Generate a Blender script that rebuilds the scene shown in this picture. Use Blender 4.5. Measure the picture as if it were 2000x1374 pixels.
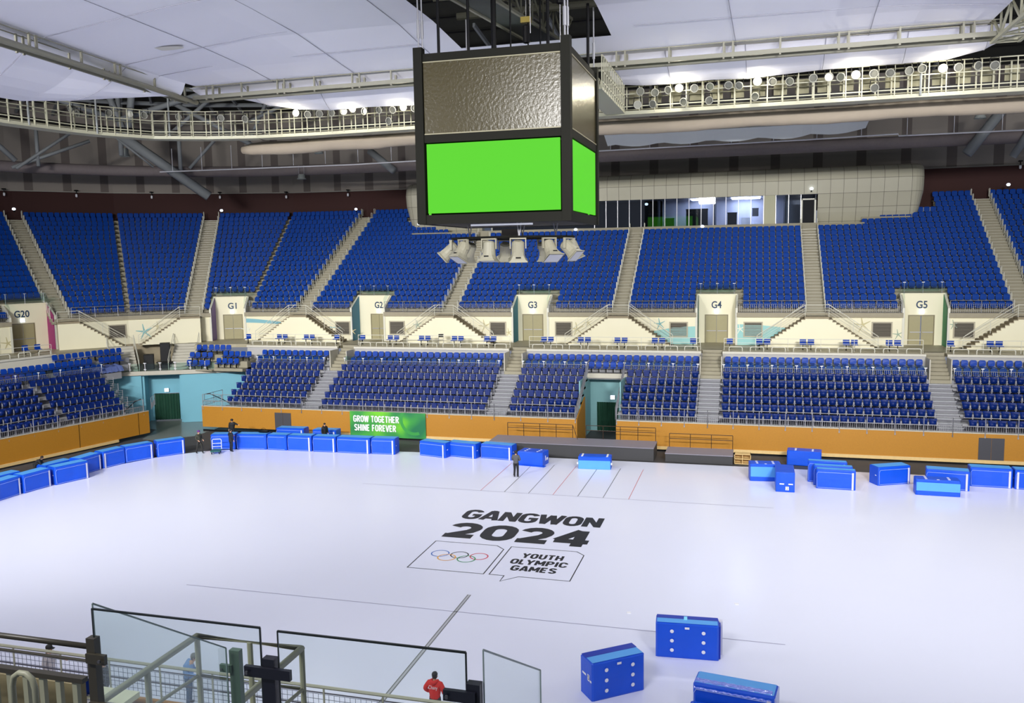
import bpy, math, random
from mathutils import Vector, Matrix
random.seed(7)
for o in list(bpy.data.objects): bpy.data.objects.remove(o)
COL = bpy.context.scene.collection
sc = bpy.context.scene
# ---------------------------------------------------------------- camera
cam_d = bpy.data.cameras.new('camera'); cam = bpy.data.objects.new('camera', cam_d); COL.objects.link(cam)
cam_d.sensor_fit = 'HORIZONTAL'; cam_d.sensor_width = 36.0
cam_d.lens = 36.0*1676.52/2000.0
cam_d.clip_start = 0.1; cam_d.clip_end = 400
RW = ((0.96350096,0.01377797,-0.2673501),(0.26718172,-0.11189662,0.95712751),(-0.0167283,-0.99362433,-0.11149372))
m = Matrix.Identity(4)
for i in range(3):
    m[i][0] = RW[i][0]; m[i][1] = -RW[i][1]; m[i][2] = -RW[i][2]
m[2][3] = 14.5
cam.matrix_world = m
sc.camera = cam
# ---------------------------------------------------------------- world, exposure, flood lights
w = bpy.data.worlds.new('hall_air'); sc.world = w; w.use_nodes = True
w.node_tree.nodes['Background'].inputs[0].default_value = (0.62,0.68,0.85,1)
w.node_tree.nodes['Background'].inputs[1].default_value = 0.22
sc.view_settings.view_transform = 'Standard'; sc.view_settings.look = 'None'
sc.view_settings.exposure = 0.57; sc.view_settings.gamma = 1.0; sc.view_settings.use_curve_mapping = False
def area_light(loc, target, power, sx, sy, color=(1,0.985,0.965), name='flood_bank', spread=180):
    d = bpy.data.lights.new(name, 'AREA'); d.shape = 'RECTANGLE'; d.size = sx; d.size_y = sy
    d.energy = power; d.color = color; d.spread = math.radians(spread)
    o = bpy.data.objects.new(name, d); COL.objects.link(o); o.location = loc
    o.rotation_euler = (Vector(target)-Vector(loc)).to_track_quat('-Z','Y').to_euler()
    return o
# the lit floodlight banks on the near side and the ends of the lighting catwalk (out of the frame)
area_light((-38,5,25), (-38,72,7), 4300, 10, 1.5, spread=75)
area_light((-12,2,25.5), (-12,74,8), 1000, 10, 1.5, spread=75)
area_light((14,5,25), (6,74,7), 3700, 10, 1.5, spread=75)
area_light((-50,22,25), (-30,50,0), 2600, 1.5, 9)
area_light((-12,-2,24.5), (-12,32,0), 2600, 10, 1.5)
area_light((26,34,24), (-10,60,2), 1500, 1.5, 9)
for lx,ly in ((-31,55.6),(-23,55.9),(-4.5,55.4),(5.8,55.4),(13,55.4)):
    d = bpy.data.lights.new('catwalk_spot','SPOT'); d.energy = 1300; d.spot_size = math.radians(110); d.spot_blend = 0.6; d.shadow_soft_size = 0.3; d.color = (1,0.97,0.9)
    o = bpy.data.objects.new('catwalk_spot',d); COL.objects.link(o); o.location = (lx,ly,23.4)
    o.rotation_euler = (Vector((lx*0.9,47,0))-Vector((lx,ly,23.4))).to_track_quat('-Z','Y').to_euler()
# ---------------------------------------------------------------- materials
def lin(c):
    c = c/255.0
    return c/12.92 if c <= 0.04045 else ((c+0.055)/1.055)**2.4
def rgb(r,g,b): return (lin(r),lin(g),lin(b),1)
MATS = {}
def mat(name, col, rough=0.6, metal=0.0, noise=0.0, nscale=4.0, emit=None, estr=0.0, bump=0.0, bscale=20.0, spec=0.5):
    if name in MATS: return MATS[name]
    mt = bpy.data.materials.new(name); mt.use_nodes = True
    nt = mt.node_tree; b = nt.nodes['Principled BSDF']
    b.inputs['Base Color'].default_value = rgb(*col)
    b.inputs['Roughness'].default_value = rough; b.inputs['Metallic'].default_value = metal
    b.inputs['Specular IOR Level'].default_value = spec
    if noise > 0 or bump > 0:
        tc = nt.nodes.new('ShaderNodeTexCoord')
    if noise > 0:
        n = nt.nodes.new('ShaderNodeTexNoise'); n.inputs['Scale'].default_value = nscale; n.inputs['Detail'].default_value = 4
        nt.links.new(tc.outputs['Object'], n.inputs['Vector'])
        mx = nt.nodes.new('ShaderNodeMix'); mx.data_type = 'RGBA'
        c = rgb(*col)
        mx.inputs['A'].default_value = (c[0]*(1-noise),c[1]*(1-noise),c[2]*(1-noise),1)
        mx.inputs['B'].default_value = (min(1,c[0]*(1+noise)),min(1,c[1]*(1+noise)),min(1,c[2]*(1+noise)),1)
        nt.links.new(n.outputs['Fac'], mx.inputs['Factor']); nt.links.new(mx.outputs['Result'], b.inputs['Base Color'])
    if bump > 0:
        n2 = nt.nodes.new('ShaderNodeTexNoise'); n2.inputs['Scale'].default_value = bscale
        nt.links.new(tc.outputs['Object'], n2.inputs['Vector'])
        bp = nt.nodes.new('ShaderNodeBump'); bp.inputs['Strength'].default_value = bump; bp.inputs['Distance'].default_value = 0.05
        nt.links.new(n2.outputs['Fac'], bp.inputs['Height']); nt.links.new(bp.outputs['Normal'], b.inputs['Normal'])
    if emit:
        b.inputs['Emission Color'].default_value = rgb(*emit); b.inputs['Emission Strength'].default_value = estr
    MATS[name] = mt
    return mt
def glass_mat(name, tint, refl=0.12, rough=0.02):
    mt = bpy.data.materials.new(name); mt.use_nodes = True; nt = mt.node_tree
    nt.nodes.remove(nt.nodes['Principled BSDF'])
    tr = nt.nodes.new('ShaderNodeBsdfTransparent'); tr.inputs['Color'].default_value = rgb(*tint)
    gl = nt.nodes.new('ShaderNodeBsdfGlossy'); gl.inputs['Roughness'].default_value = rough
    lw = nt.nodes.new('ShaderNodeLayerWeight'); lw.inputs['Blend'].default_value = 0.25
    mp = nt.nodes.new('ShaderNodeMath'); mp.operation = 'MULTIPLY_ADD'; mp.inputs[1].default_value = 0.22; mp.inputs[2].default_value = refl*0.3
    mx = nt.nodes.new('ShaderNodeMixShader')
    nt.links.new(lw.outputs['Fresnel'], mp.inputs[0]); nt.links.new(mp.outputs[0], mx.inputs[0])
    nt.links.new(tr.outputs[0], mx.inputs[1]); nt.links.new(gl.outputs[0], mx.inputs[2])
    nt.links.new(mx.outputs[0], nt.nodes['Material Output'].inputs['Surface'])
    MATS[name] = mt
    return mt
def grid_mat(name, col, line, px, pz, w=0.03, axis='X', rough=0.55, oz=0.0):
    mt = mat(name, col, rough, noise=0.06, nscale=0.6)
    nt = mt.node_tree; b = nt.nodes['Principled BSDF']
    src = b.inputs['Base Color'].links[0].from_socket
    tc = nt.nodes.new('ShaderNodeTexCoord'); sp = nt.nodes.new('ShaderNodeSeparateXYZ'); nt.links.new(tc.outputs['Object'], sp.inputs[0])
    def ln(out, p, off):
        a = nt.nodes.new('ShaderNodeMath'); a.operation = 'ADD'; a.inputs[1].default_value = off; nt.links.new(out, a.inputs[0])
        d = nt.nodes.new('ShaderNodeMath'); d.operation = 'DIVIDE'; d.inputs[1].default_value = p; nt.links.new(a.outputs[0], d.inputs[0])
        f = nt.nodes.new('ShaderNodeMath'); f.operation = 'FRACT'; nt.links.new(d.outputs[0], f.inputs[0])
        l = nt.nodes.new('ShaderNodeMath'); l.operation = 'LESS_THAN'; l.inputs[1].default_value = w/p; nt.links.new(f.outputs[0], l.inputs[0])
        return l.outputs[0]
    a = ln(sp.outputs[axis], px, 500*px); c = ln(sp.outputs['Z'], pz, oz)
    mxm = nt.nodes.new('ShaderNodeMath'); mxm.operation = 'MAXIMUM'; nt.links.new(a, mxm.inputs[0]); nt.links.new(c, mxm.inputs[1])
    mx = nt.nodes.new('ShaderNodeMix'); mx.data_type = 'RGBA'; nt.links.new(mxm.outputs[0], mx.inputs['Factor'])
    nt.links.new(src, mx.inputs['A']); mx.inputs['B'].default_value = rgb(*line)
    nt.links.new(mx.outputs['Result'], b.inputs['Base Color'])
    return mt
ICE = mat('ice', (227,230,248), 0.16, noise=0.015, nscale=0.25, spec=0.35)
ICE.node_tree.nodes['Principled BSDF'].inputs['Roughness'].default_value = 0.22
PADB = mat('pad_blue_vinyl', (6,80,212), 0.42, noise=0.10, nscale=1.2, bump=0.25, bscale=3.0)
PADL = mat('pad_light_blue_foam', (84,160,232), 0.6, noise=0.06, nscale=2.0)
PADD = mat('pad_dark_blue_vinyl', (6,48,170), 0.4, noise=0.08)
TAPE = mat('white_tape', (232,232,238), 0.5)
PIPING = mat('pad_piping', (150,175,240), 0.5)
STRAP = mat('grey_strap', (205,205,222), 0.6)
SEATN = mat('navy_seat_plastic', (5,34,102), 0.42, noise=0.08, nscale=3.0, spec=0.22)
SEATB = mat('blue_seat_plastic', (10,60,155), 0.42, noise=0.08, nscale=3.0, spec=0.22)
SEATU = mat('upper_seat_plastic', (7,58,142), 0.55, noise=0.12, nscale=0.15, spec=0.1)
GREYF = mat('seat_bracket_grey', (150,150,160), 0.5)
CONC = mat('concrete', (150,144,124), 0.75, noise=0.08, nscale=1.5)
CONCL = mat('light_concrete', (186,182,168), 0.7, noise=0.06, nscale=1.5)
ALU = mat('aluminium_step', (178,180,184), 0.4, metal=0.35)
STEEL = mat('brushed_steel', (172,172,176), 0.35, metal=0.55)
WPAINT = mat('white_painted_steel', (214,212,196), 0.5)
CREAM = mat('cream_wall_paint', (234,228,198), 0.6, noise=0.03, nscale=0.5)
WOODW = mat('ochre_wood_panel', (174,120,30), 0.55, noise=0.10, nscale=14.0)
WOODT = mat('pale_wood_strip', (214,184,126), 0.6, noise=0.1, nscale=6.0)
DARKF = mat('dark_rubber_floor', (66,66,68), 0.7, noise=0.15, nscale=3.0)
GFLOOR = mat('grey_epoxy_floor', (120,122,116), 0.25, noise=0.05)
TEAL = mat('light_teal_wall', (110,172,190), 0.6, noise=0.04, nscale=0.8)
TEALD = mat('dusty_teal_wall', (120,164,168), 0.6, noise=0.05, nscale=0.8)
GCURT = mat('dark_green_curtain', (12,62,44), 0.8)
DOORM = mat('khaki_door', (158,150,112), 0.5, noise=0.05)
DDOOR = mat('dark_grey_door', (66,66,72), 0.5)
BLACK = mat('black_paint', (10,10,13), 0.5, spec=0.2)
DKM = mat('charcoal_metal', (26,26,20), 0.65, spec=0.15)
REDW = mat('dark_maroon_wall', (54,22,18), 0.8, noise=0.2, nscale=0.2)
GREYW = mat('grey_upper_wall', (146,138,130), 0.8, noise=0.08, nscale=0.3)
GREYW2 = mat('grey_brown_pilaster', (106,97,92), 0.8)
ROOFD = mat('dark_roof_deck', (44,44,38), 0.85, noise=0.2, nscale=0.5)
TRUSS = mat('grey_roof_steel', (136,140,142), 0.6)
FABR = mat('white_ceiling_fabric', (238,238,250), 0.75, noise=0.015, nscale=0.3)
SEAM = mat('fabric_seam', (158,158,172), 0.8)
DUCT = mat('beige_fabric_duct', (158,146,130), 0.7, noise=0.07, nscale=1.0, bump=0.5, bscale=1.2)
CATW = mat('ivory_painted_steel', (178,176,154), 0.5)
GLASS = glass_mat('clear_guard_glass', (232,244,242), 0.10)
GLASSB = glass_mat('window_glass', (200,208,216), 0.22)
GLASSE = mat('glass_edge_dark', (14,22,20), 0.3)
SKIN = mat('skin', (206,160,132), 0.55)
LAMPG = mat('lamp_reflector', (120,120,112), 0.3, metal=0.4)
LAMPON = mat('lit_lamp', (255,250,235), 0.4, emit=(255,240,190), estr=40)
CATG = mat('grey_catwalk_steel', (138,136,122), 0.5)
RAILG = mat('dull_beige_tube', (142,142,120), 0.45)
LED = mat('led_white', (240,245,255), 0.4, emit=(225,235,255), estr=2.2)
LOUV = mat('louvre_grey', (112,106,94), 0.6)
# ---------------------------------------------------------------- mesh helpers
class MB:
    def __init__(s): s.v = []; s.f = []; s.mi = []; s.k = 0
    def mat(s, k): s.k = k; return s
    def face(s, pts):
        n = len(s.v); s.v += [tuple(p) for p in pts]; s.f.append(tuple(range(n, n+len(pts)))); s.mi.append(s.k)
    def add(s, vs, fs):
        n = len(s.v); s.v += [tuple(p) for p in vs]
        for f in fs: s.f.append(tuple(i+n for i in f)); s.mi.append(s.k)
    def box(s, x0, y0, z0, x1, y1, z1, M=None):
        vs = [Vector((x,y,z)) for z in (z0,z1) for y in (y0,y1) for x in (x0,x1)]
        if M is not None: vs = [M @ v for v in vs]
        s.add(vs, [(0,2,3,1),(4,5,7,6),(0,1,5,4),(2,6,7,3),(0,4,6,2),(1,3,7,5)])
        return s
    def cbox(s, c, d, rz=0.0):
        M = Matrix.Translation(Vector(c)) @ Matrix.Rotation(rz,4,'Z')
        return s.box(-d[0]/2,-d[1]/2,-d[2]/2,d[0]/2,d[1]/2,d[2]/2,M)
    def tube(s, pts, r, n=6, cap=True, closed=False):
        pts = [Vector(p) for p in pts]; N = len(pts); rings = []
        e1 = None
        for i,p in enumerate(pts):
            a = pts[max(i-1,0)]; b = pts[min(i+1,N-1)]
            t = (b-a)
            if t.length < 1e-9: t = Vector((0,0,1))
            t.normalize()
            if e1 is None: e1 = t.cross(Vector((0,0,1)) if abs(t.z) < 0.95 else Vector((1,0,0))).normalized()
            else:
                e1 = e1-t*e1.dot(t)
                if e1.length < 1e-4: e1 = t.cross(Vector((1,0,0)))
                e1.normalize()
            e2 = t.cross(e1).normalized()
            rr = r[i] if isinstance(r,(list,tuple)) else r
            rings.append([p + e1*math.cos(2*math.pi*k/n)*rr + e2*math.sin(2*math.pi*k/n)*rr for k in range(n)])
        vs = [v for R in rings for v in R]; fs = []
        for i in range(N-1):
            for k in range(n):
                fs.append((i*n+k, i*n+(k+1)%n, (i+1)*n+(k+1)%n, (i+1)*n+k))
        if cap: fs.append(tuple(reversed(range(n)))); fs.append(tuple((N-1)*n+k for k in range(n)))
        s.add(vs, fs); return s
    def bar(s, a, b, w, h):
        a = Vector(a); b = Vector(b); t = (b-a).normalized()
        u = Vector((0,0,1)) if abs(t.z) < 0.95 else Vector((0,1,0))
        e1 = t.cross(u).normalized(); e2 = e1.cross(t).normalized()
        vs = [p + e1*sx*w/2 + e2*sz*h/2 for p in (a,b) for sz in (-1,1) for sx in (-1,1)]
        s.add(vs, [(0,2,3,1),(4,5,7,6),(0,1,5,4),(2,6,7,3),(0,4,6,2),(1,3,7,5)]); return s
    def prism(s, poly, a, b, M=None):
        # poly 2D points (x,z) extruded along y from a to b (local), transformed by M
        n = len(poly)
        vs = [Vector((p[0],a,p[1])) for p in poly] + [Vector((p[0],b,p[1])) for p in poly]
        if M is not None: vs = [M @ v for v in vs]
        fs = [tuple(range(n)), tuple(reversed(range(n,2*n)))]
        for i in range(n): fs.append((i,(i+1)%n,(i+1)%n+n,i+n)[::-1])
        s.add(vs, fs); return s
    def slab(s, poly, z0, z1):
        n = len(poly)
        vs = [(p[0],p[1],z0) for p in poly] + [(p[0],p[1],z1) for p in poly]
        fs = [tuple(reversed(range(n))), tuple(range(n,2*n))]
        for i in range(n): fs.append((i,(i+1)%n,(i+1)%n+n,i+n))
        s.add(vs, fs); return s
    def lathe(s, prof, n=12, M=None, cap=True):
        # prof list of (r,z)
        vs = []; fs = []
        for r,z in prof:
            for k in range(n):
                v = Vector((r*math.cos(2*math.pi*k/n), r*math.sin(2*math.pi*k/n), z))
                vs.append(M @ v if M is not None else v)
        for i in range(len(prof)-1):
            for k in range(n): fs.append((i*n+k, i*n+(k+1)%n, (i+1)*n+(k+1)%n, (i+1)*n+k))
        if cap: fs.append(tuple(reversed(range(n)))); fs.append(tuple((len(prof)-1)*n+k for k in range(n)))
        s.add(vs, fs); return s
    def strip(s, A, B, off=0):
        for i in range(len(A)-1): s.face([A[i],A[i+1],B[i+1],B[i]])
        return s
    def mesh(s, name, mats, smooth=False):
        me = bpy.data.meshes.new(name); me.from_pydata([tuple(v) for v in s.v], [], s.f)
        if not isinstance(mats,(list,tuple)): mats = [mats]
        for mt in mats: me.materials.append(mt)
        if len(mats) > 1: me.polygons.foreach_set('material_index', s.mi)
        if smooth: me.polygons.foreach_set('use_smooth', [True]*len(me.polygons))
        me.validate(); me.update(); return me
    def build(s, name, mats, parent=None, smooth=False):
        o = bpy.data.objects.new(name, s.mesh(name, mats, smooth)); COL.objects.link(o)
        if parent is not None: o.parent = parent
        return o
def tag(o, label=None, cat=None, group=None, kind=None):
    if label: o['label'] = label
    if cat: o['category'] = cat
    if group: o['group'] = group
    if kind: o['kind'] = kind
    return o
def struct(o, label=None):
    o['kind'] = 'structure'
    if label: o['label'] = label
    return o
def empty(name, loc=(0,0,0), rz=0.0):
    o = bpy.data.objects.new(name, None); o.empty_display_size = 0.3; COL.objects.link(o)
    o.location = loc; o.rotation_euler = (0,0,rz); return o
def dup(root, loc=None, rz=None):
    r = root.copy(); COL.objects.link(r)
    if loc is not None: r.location = loc
    if rz is not None: r.rotation_euler = (0,0,rz)
    for ch in root.children:
        c = ch.copy(); COL.objects.link(c); c.parent = r
        for g in ch.children:
            d = g.copy(); COL.objects.link(d); d.parent = c
    return r
def ordn(n):
    return str(n)+('th' if 10 <= n % 100 <= 20 else {1:'st',2:'nd',3:'rd'}.get(n % 10,'th'))
def curve_pts(fn, a, b, n): return [fn(a+(b-a)*i/n) for i in range(n+1)]
# text as mesh data: returns verts (x,y) and faces, lower-left at origin
def text_geo(s, bold=0.0, spacing=1.0, shear=0.0):
    cu = bpy.data.curves.new('t','FONT'); cu.body = s; cu.size = 1.0; cu.offset = bold; cu.space_character = spacing; cu.shear = shear
    cu.resolution_u = 4; cu.fill_mode = 'FRONT'
    ob = bpy.data.objects.new('t',cu); COL.objects.link(ob)
    dg = bpy.context.evaluated_depsgraph_get(); dg.update()
    me = bpy.data.meshes.new_from_object(ob.evaluated_get(dg))
    V = [tuple(v.co) for v in me.vertices]; F = [tuple(p.vertices) for p in me.polygons]
    bpy.data.objects.remove(ob); bpy.data.curves.remove(cu); bpy.data.meshes.remove(me)
    x0 = min(v[0] for v in V); x1 = max(v[0] for v in V); y0 = min(v[1] for v in V); y1 = max(v[1] for v in V)
    return [((v[0]-x0)/(x1-x0),(v[1]-y0)/(y1-y0)) for v in V], F
def add_text(mb, s, origin, ux, uy, wdt, hgt, bold=0.0, spacing=1.0, shear=0.0, lift=(0,0,0)):
    V,F = text_geo(s,bold,spacing,shear); O = Vector(origin)+Vector(lift); ux = Vector(ux); uy = Vector(uy)
    mb.add([O+ux*(v[0]*wdt)+uy*(v[1]*hgt) for v in V], F)
# heavy condensed lettering drawn as strokes
def arcp(cx,cy,rx,ry,a0,a1,n=10): return [(cx+rx*math.cos(math.radians(a0+(a1-a0)*i/n)),cy+ry*math.sin(math.radians(a0+(a1-a0)*i/n))) for i in range(n+1)]
def stroke(mb, pts, w, O, ux, uy, sx, sy, lift=0.0):
    O = Vector(O); ux = Vector(ux); uy = Vector(uy); nn = ux.cross(uy).normalized()*lift
    P = [(p[0]*sx, p[1]*sy) for p in pts]; P = [p for i,p in enumerate(P) if i == 0 or (abs(p[0]-P[i-1][0])+abs(p[1]-P[i-1][1])) > 1e-6]
    n = len(P); L = []; R = []
    closed = n > 3 and abs(P[0][0]-P[-1][0])+abs(P[0][1]-P[-1][1]) < 1e-5
    for i,p in enumerate(P):
        a = P[i-1] if i > 0 else (P[-2] if closed else None); b = P[i+1] if i < n-1 else (P[1] if closed else None)
        d1 = Vector((p[0]-a[0],p[1]-a[1])).normalized() if a else None; d2 = Vector((b[0]-p[0],b[1]-p[1])).normalized() if b else None
        if d1 is None: d1 = d2
        if d2 is None: d2 = d1
        t = (d1+d2).normalized(); e = Vector((-t.y,t.x)); k = min(1.5,1/max(0.5,abs(e.dot(Vector((-d1.y,d1.x)))))); q = Vector(p)
        L.append(q+e*w/2*k); R.append(q-e*w/2*k)
    f = lambda v: O+ux*v.x+uy*v.y+nn
    for i in range(n-1): mb.face([f(R[i]),f(R[i+1]),f(L[i+1]),f(L[i])])
def C_(c,r=.2): return None
GLY = {
 'A':[[(.08,0),(.44,1)],[(.56,1),(.92,0)],[(.2,.24),(.8,.24)],[(.36,.95),(.64,.95)]],
 'C':[[(.88,.68)]+arcp(.5,.72,.38,.22,10,180,7)+arcp(.5,.28,.38,.22,180,350,7)+[(.88,.32)]],
 'E':[[(.14,0),(.14,1)],[(.1,.93),(.9,.93)],[(.1,.5),(.8,.5)],[(.1,.07),(.9,.07)]],
 'F':[[(.14,0),(.14,1)],[(.1,.93),(.9,.93)],[(.1,.5),(.8,.5)]],
 'G':[arcp(.5,.72,.38,.22,12,180,7)+arcp(.5,.28,.38,.22,180,360,8)+[(.88,.46),(.5,.46)]],
 'H':[[(.13,0),(.13,1)],[(.87,0),(.87,1)],[(.13,.5),(.87,.5)]],
 'I':[[(.5,0),(.5,1)]],
 'L':[[(.14,0),(.14,1)],[(.1,.07),(.9,.07)]],
 'M':[[(.1,0),(.1,1)],[(.9,0),(.9,1)],[(.13,.97),(.5,.25)],[(.5,.25),(.87,.97)]],
 'N':[[(.13,0),(.13,1)],[(.87,0),(.87,1)],[(.16,.96),(.84,.04)]],
 'O':[arcp(.5,.70,.37,.23,0,180,8)+arcp(.5,.30,.37,.23,180,360,8)+[(.87,.70)]],
 'P':[[(.14,0),(.14,1)],[(.1,.93),(.5,.93)]+arcp(.5,.7,.37,.23,90,-90,7)+[(.1,.47)]],
 'R':[[(.14,0),(.14,1)],[(.1,.93),(.5,.93)]+arcp(.5,.72,.36,.21,90,-90,7)+[(.1,.51)],[(.5,.5),(.9,0)]],
 'S':[arcp(.5,.74,.36,.2,15,180,6)+[(.2,.62),(.8,.4)]+arcp(.5,.26,.36,.2,0,-165,6)],
 'T':[[(.5,0),(.5,1)],[(.02,.93),(.98,.93)]],
 'U':[[(.13,1),(.13,.3)]+arcp(.5,.29,.37,.23,180,360,8)+[(.87,1)]],
 'V':[[(.06,1),(.46,0)],[(.54,0),(.94,1)],[(.4,.05),(.6,.05)]],
 'W':[[(.04,1),(.25,0)],[(.25,0),(.5,.95)],[(.5,.95),(.75,0)],[(.75,0),(.96,1)]],
 'Y':[[(.06,1),(.5,.45)],[(.94,1),(.5,.45)],[(.5,.5),(.5,0)]],
 '0':[arcp(.5,.66,.35,.23,0,180,8)+arcp(.5,.34,.35,.23,180,360,8)+[(.85,.66)]],
 '2':[arcp(.48,.68,.34,.22,170,-20,9)+[(.7,.46),(.16,.13)],[(.02,.13),(.92,.13)]],
 '4':[[(.66,1),(.08,.32)],[(0,.3),(1,.3)],[(.7,0),(.7,1)]],
}
GW = {'I':0.35,'W':1.35,'M':1.25,'E':0.85,'F':0.82,'L':0.72,'T':0.95,' ':0.45}
def word_layout(word, total, gap):
    ws = [GW.get(c,1.0) for c in word]; unit = (total-gap*(len(word)-1))/sum(ws); x = 0; out = []
    for c,w_ in zip(word,ws): out.append((c,x,unit*w_)); x += unit*w_+gap
    return out
def stroke_word(mb, word, O, ux, uy, total, h_, wt, gap):
    k = 0
    for c,x,w_ in word_layout(word,total,gap):
        for st in GLY.get(c,[]):
            k += 1; stroke(mb,[(p[0]+x/w_ if w_ else 0,p[1]) for p in st],wt,O,ux,uy,w_,h_,0.0004*(k%5))
# ---------------------------------------------------------------- bowl coordinates
CX, CY = -42.0, 52.0
TH = [90,103.3,116.8,132,146.8,160,175,190]
def B(s, r, z=0.0):
    if s >= CX: return Vector((s, CY+r, z))
    th = 90+(CX-s)
    for a,b in zip(TH,TH[1:]):
        if th <= b+1e-6:
            A = Vector((CX+r*math.cos(math.radians(a)), CY+r*math.sin(math.radians(a)),z))
            Bb = Vector((CX+r*math.cos(math.radians(b)), CY+r*math.sin(math.radians(b)),z))
            return A.lerp(Bb,(th-a)/(b-a))
    return Vector((CX+r*math.cos(math.radians(th)), CY+r*math.sin(math.radians(th)),z))
def S(th): return CX-(th-90)      # angle to s
def normal_ang(s):
    # outward direction angle of the facet at s
    if s >= CX: return math.pi/2
    th = 90+(CX-s)
    for a,b in zip(TH,TH[1:]):
        if th <= b+1e-6: return math.radians((a+b)/2)
    return math.radians(th)
def srange(a, b):
    out = [a]
    for t in TH:
        st = S(t)
        if a+1e-6 < st < b-1e-6: out.append(st)
    out.append(b); return sorted(out)
XR = 27.0     # right end of the built straight side
def rect_poly(mb, a, b, r0, r1, z0, z1):
    ss = srange(a,b)
    mb.strip([B(s,r0,z0) for s in ss],[B(s,r1,z1) for s in ss])
# ================================================================ floors
mb = MB()
ice_edge = [(-46.2,14),(-46.2,30),(-44.9,41),(-44.4,46),(-43.9,50),(-42.3,53.4),(-40.2,55.6),(-37.5,57.0),(-30,58.3),(-20,58.8),(32,59.2),(32,14)]
n_ = len(ice_edge)
mb.add([(p[0],p[1],0.0) for p in ice_edge],[tuple(range(n_))[::-1]])
o = struct(mb.build('floor', ICE), 'white ice sheet of the rink')
mb = MB(); mb.box(-75,-6,-0.12,34,80,-0.03); struct(mb.build('floor_rinkside', DARKF), 'dark rubber floor round the ice')
# opening line of the corner tunnel
UW = Vector((0.908,0.419,0)); NW = Vector((-0.419,0.908,0)); W0 = Vector((-56.2,62.3,0))
def PW(t, d, z): return W0+UW*t+NW*d+Vector((0,0,z))
mb = MB(); mb.slab([(-48.0,58.6),(-46.9,58.4),(-44.4,60.6),(-44.6,66.5),(-44.0,68.6)]+[(PW(5,3,0).x,PW(5,3,0).y),(PW(-1,3,0).x,PW(-1,3,0).y),(-49.5,62.2)],-0.028,-0.012)
struct(mb.build('floor_tunnel', GFLOOR), 'grey glossy floor of the corner tunnel')
# ice lines
def ice_line(name, a, b, w, m, label):
    mb = MB(); a = Vector(a+(0.004,)); b = Vector(b+(0.004,)); t = (b-a).normalized(); e = Vector((-t.y,t.x,0))*w/2
    mb.face([a-e,b-e,b+e,a+e][::1]); o = mb.build(name,m); tag(o,label,'ice marking'); return o
GL = mat('line_grey_blue',(150,150,178),0.4); GL2 = mat('line_pale_red',(206,120,124),0.4); GL3 = mat('line_dark_grey',(92,96,96),0.4)
ice_line('ice_line',(-24.0,49.54),(1.4,49.54),0.045,GL,'long thin grey line in the ice on the far side of the big lettering')
ice_line('ice_line',(-24.3,31.89),(1.4,31.89),0.045,GL,'long thin grey line in the ice on the near side of the big lettering')
for i in range(7):
    x = -16.02+i*1.533
    ice_line('start_line',(x,49.56),(x,56.8),0.038,[GL2,GL3,GL3,GL2,GL3,GL3,GL2][i],
      '%s short start line running to the far boards, %s from the left of seven' % ('pale red' if i%3==0 else 'dark grey', ordn(i+1)))
ice_line('centre_line',(-11.565,33.7),(-11.565,22.0),0.04,GL3,'left strand of the double grey line running towards the near stand')
ice_line('centre_line',(-11.435,33.7),(-11.435,22.0),0.04,GL3,'right strand of the double grey line running towards the near stand')
ice_line('centre_line',(-11.5,33.7),(-11.5,22.0),0.09,mat('line_mid_grey',(176,178,186),0.4),'pale grey filling between the strands of the double line')
INK = mat('black_ice_lettering',(34,36,38),0.35,noise=0.3,nscale=3.0)
def ice_text(s, x, y, wd, h, bold, name, label, spacing=1.0, zz=0.005):
    mb = MB(); add_text(mb,s,(x,y,zz),(1,0,0),(0,1,0),wd,h,bold,spacing); o = mb.build(name,INK); tag(o,label,'ice lettering'); return o
def big_word(word, x0, x1, y0, y1, wt, gap, label, name):
    for i,(c,x,wd) in enumerate(word_layout(word,x1-x0,gap)):
        mb = MB()
        for k,st in enumerate(GLY[c]): stroke(mb, st, wt, (x0+x,y0,0.005), (1,0,0), (0,1,0), wd, (y1-y0), 0.0012*k)
        tag(mb.build(name, INK),label % (c, ordn(i+1)), 'ice lettering', 'letters of the rink logo')
big_word('GANGWON',-15.4,-7.62,43.92,45.55,0.34,0.14,'heavy black capital %s, %s letter of the city name across the ice','ice_letter')
big_word('2024',-15.4,-7.75,40.7,43.15,0.62,0.2,'very heavy black numeral %s, %s digit of the year on the ice','ice_digit')
def outline(pts, w, name, label):
    mb = MB(); stroke(mb, pts, w, (0,0,0.005),(1,0,0),(0,1,0),1,1); o = mb.build(name, INK); tag(o,label,'ice marking')
outline([(-15.39,36.16),(-15.39,40.0),(-12.12,40.0),(-11.64,39.53),(-11.64,36.16),(-15.39,36.16)],0.05,'logo_frame','thin black frame with a cut corner round the five coloured rings')
outline([(-11.37,36.17),(-11.37,40.0),(-8.04,40.0),(-7.61,39.55),(-7.61,36.17),(-9.97,36.19),(-10.66,35.48),(-10.66,36.17),(-11.37,36.17)],0.05,'speech_bubble_frame','thin black speech bubble frame round the three-line lettering')
for t_,x,y,wd in (('YOUTH',-10.5,38.6,2.0),('OLYMPIC',-10.85,37.75,2.72),('GAMES',-10.6,36.9,2.15)):
    mb = MB(); stroke_word(mb,t_,(x,y,0.005),(1,0,0),(0,1,0),wd,0.62,0.13,0.075); tag(mb.build('ice_word',INK),'black word %s inside the speech bubble frame on the ice' % t_,'ice lettering')
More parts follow.
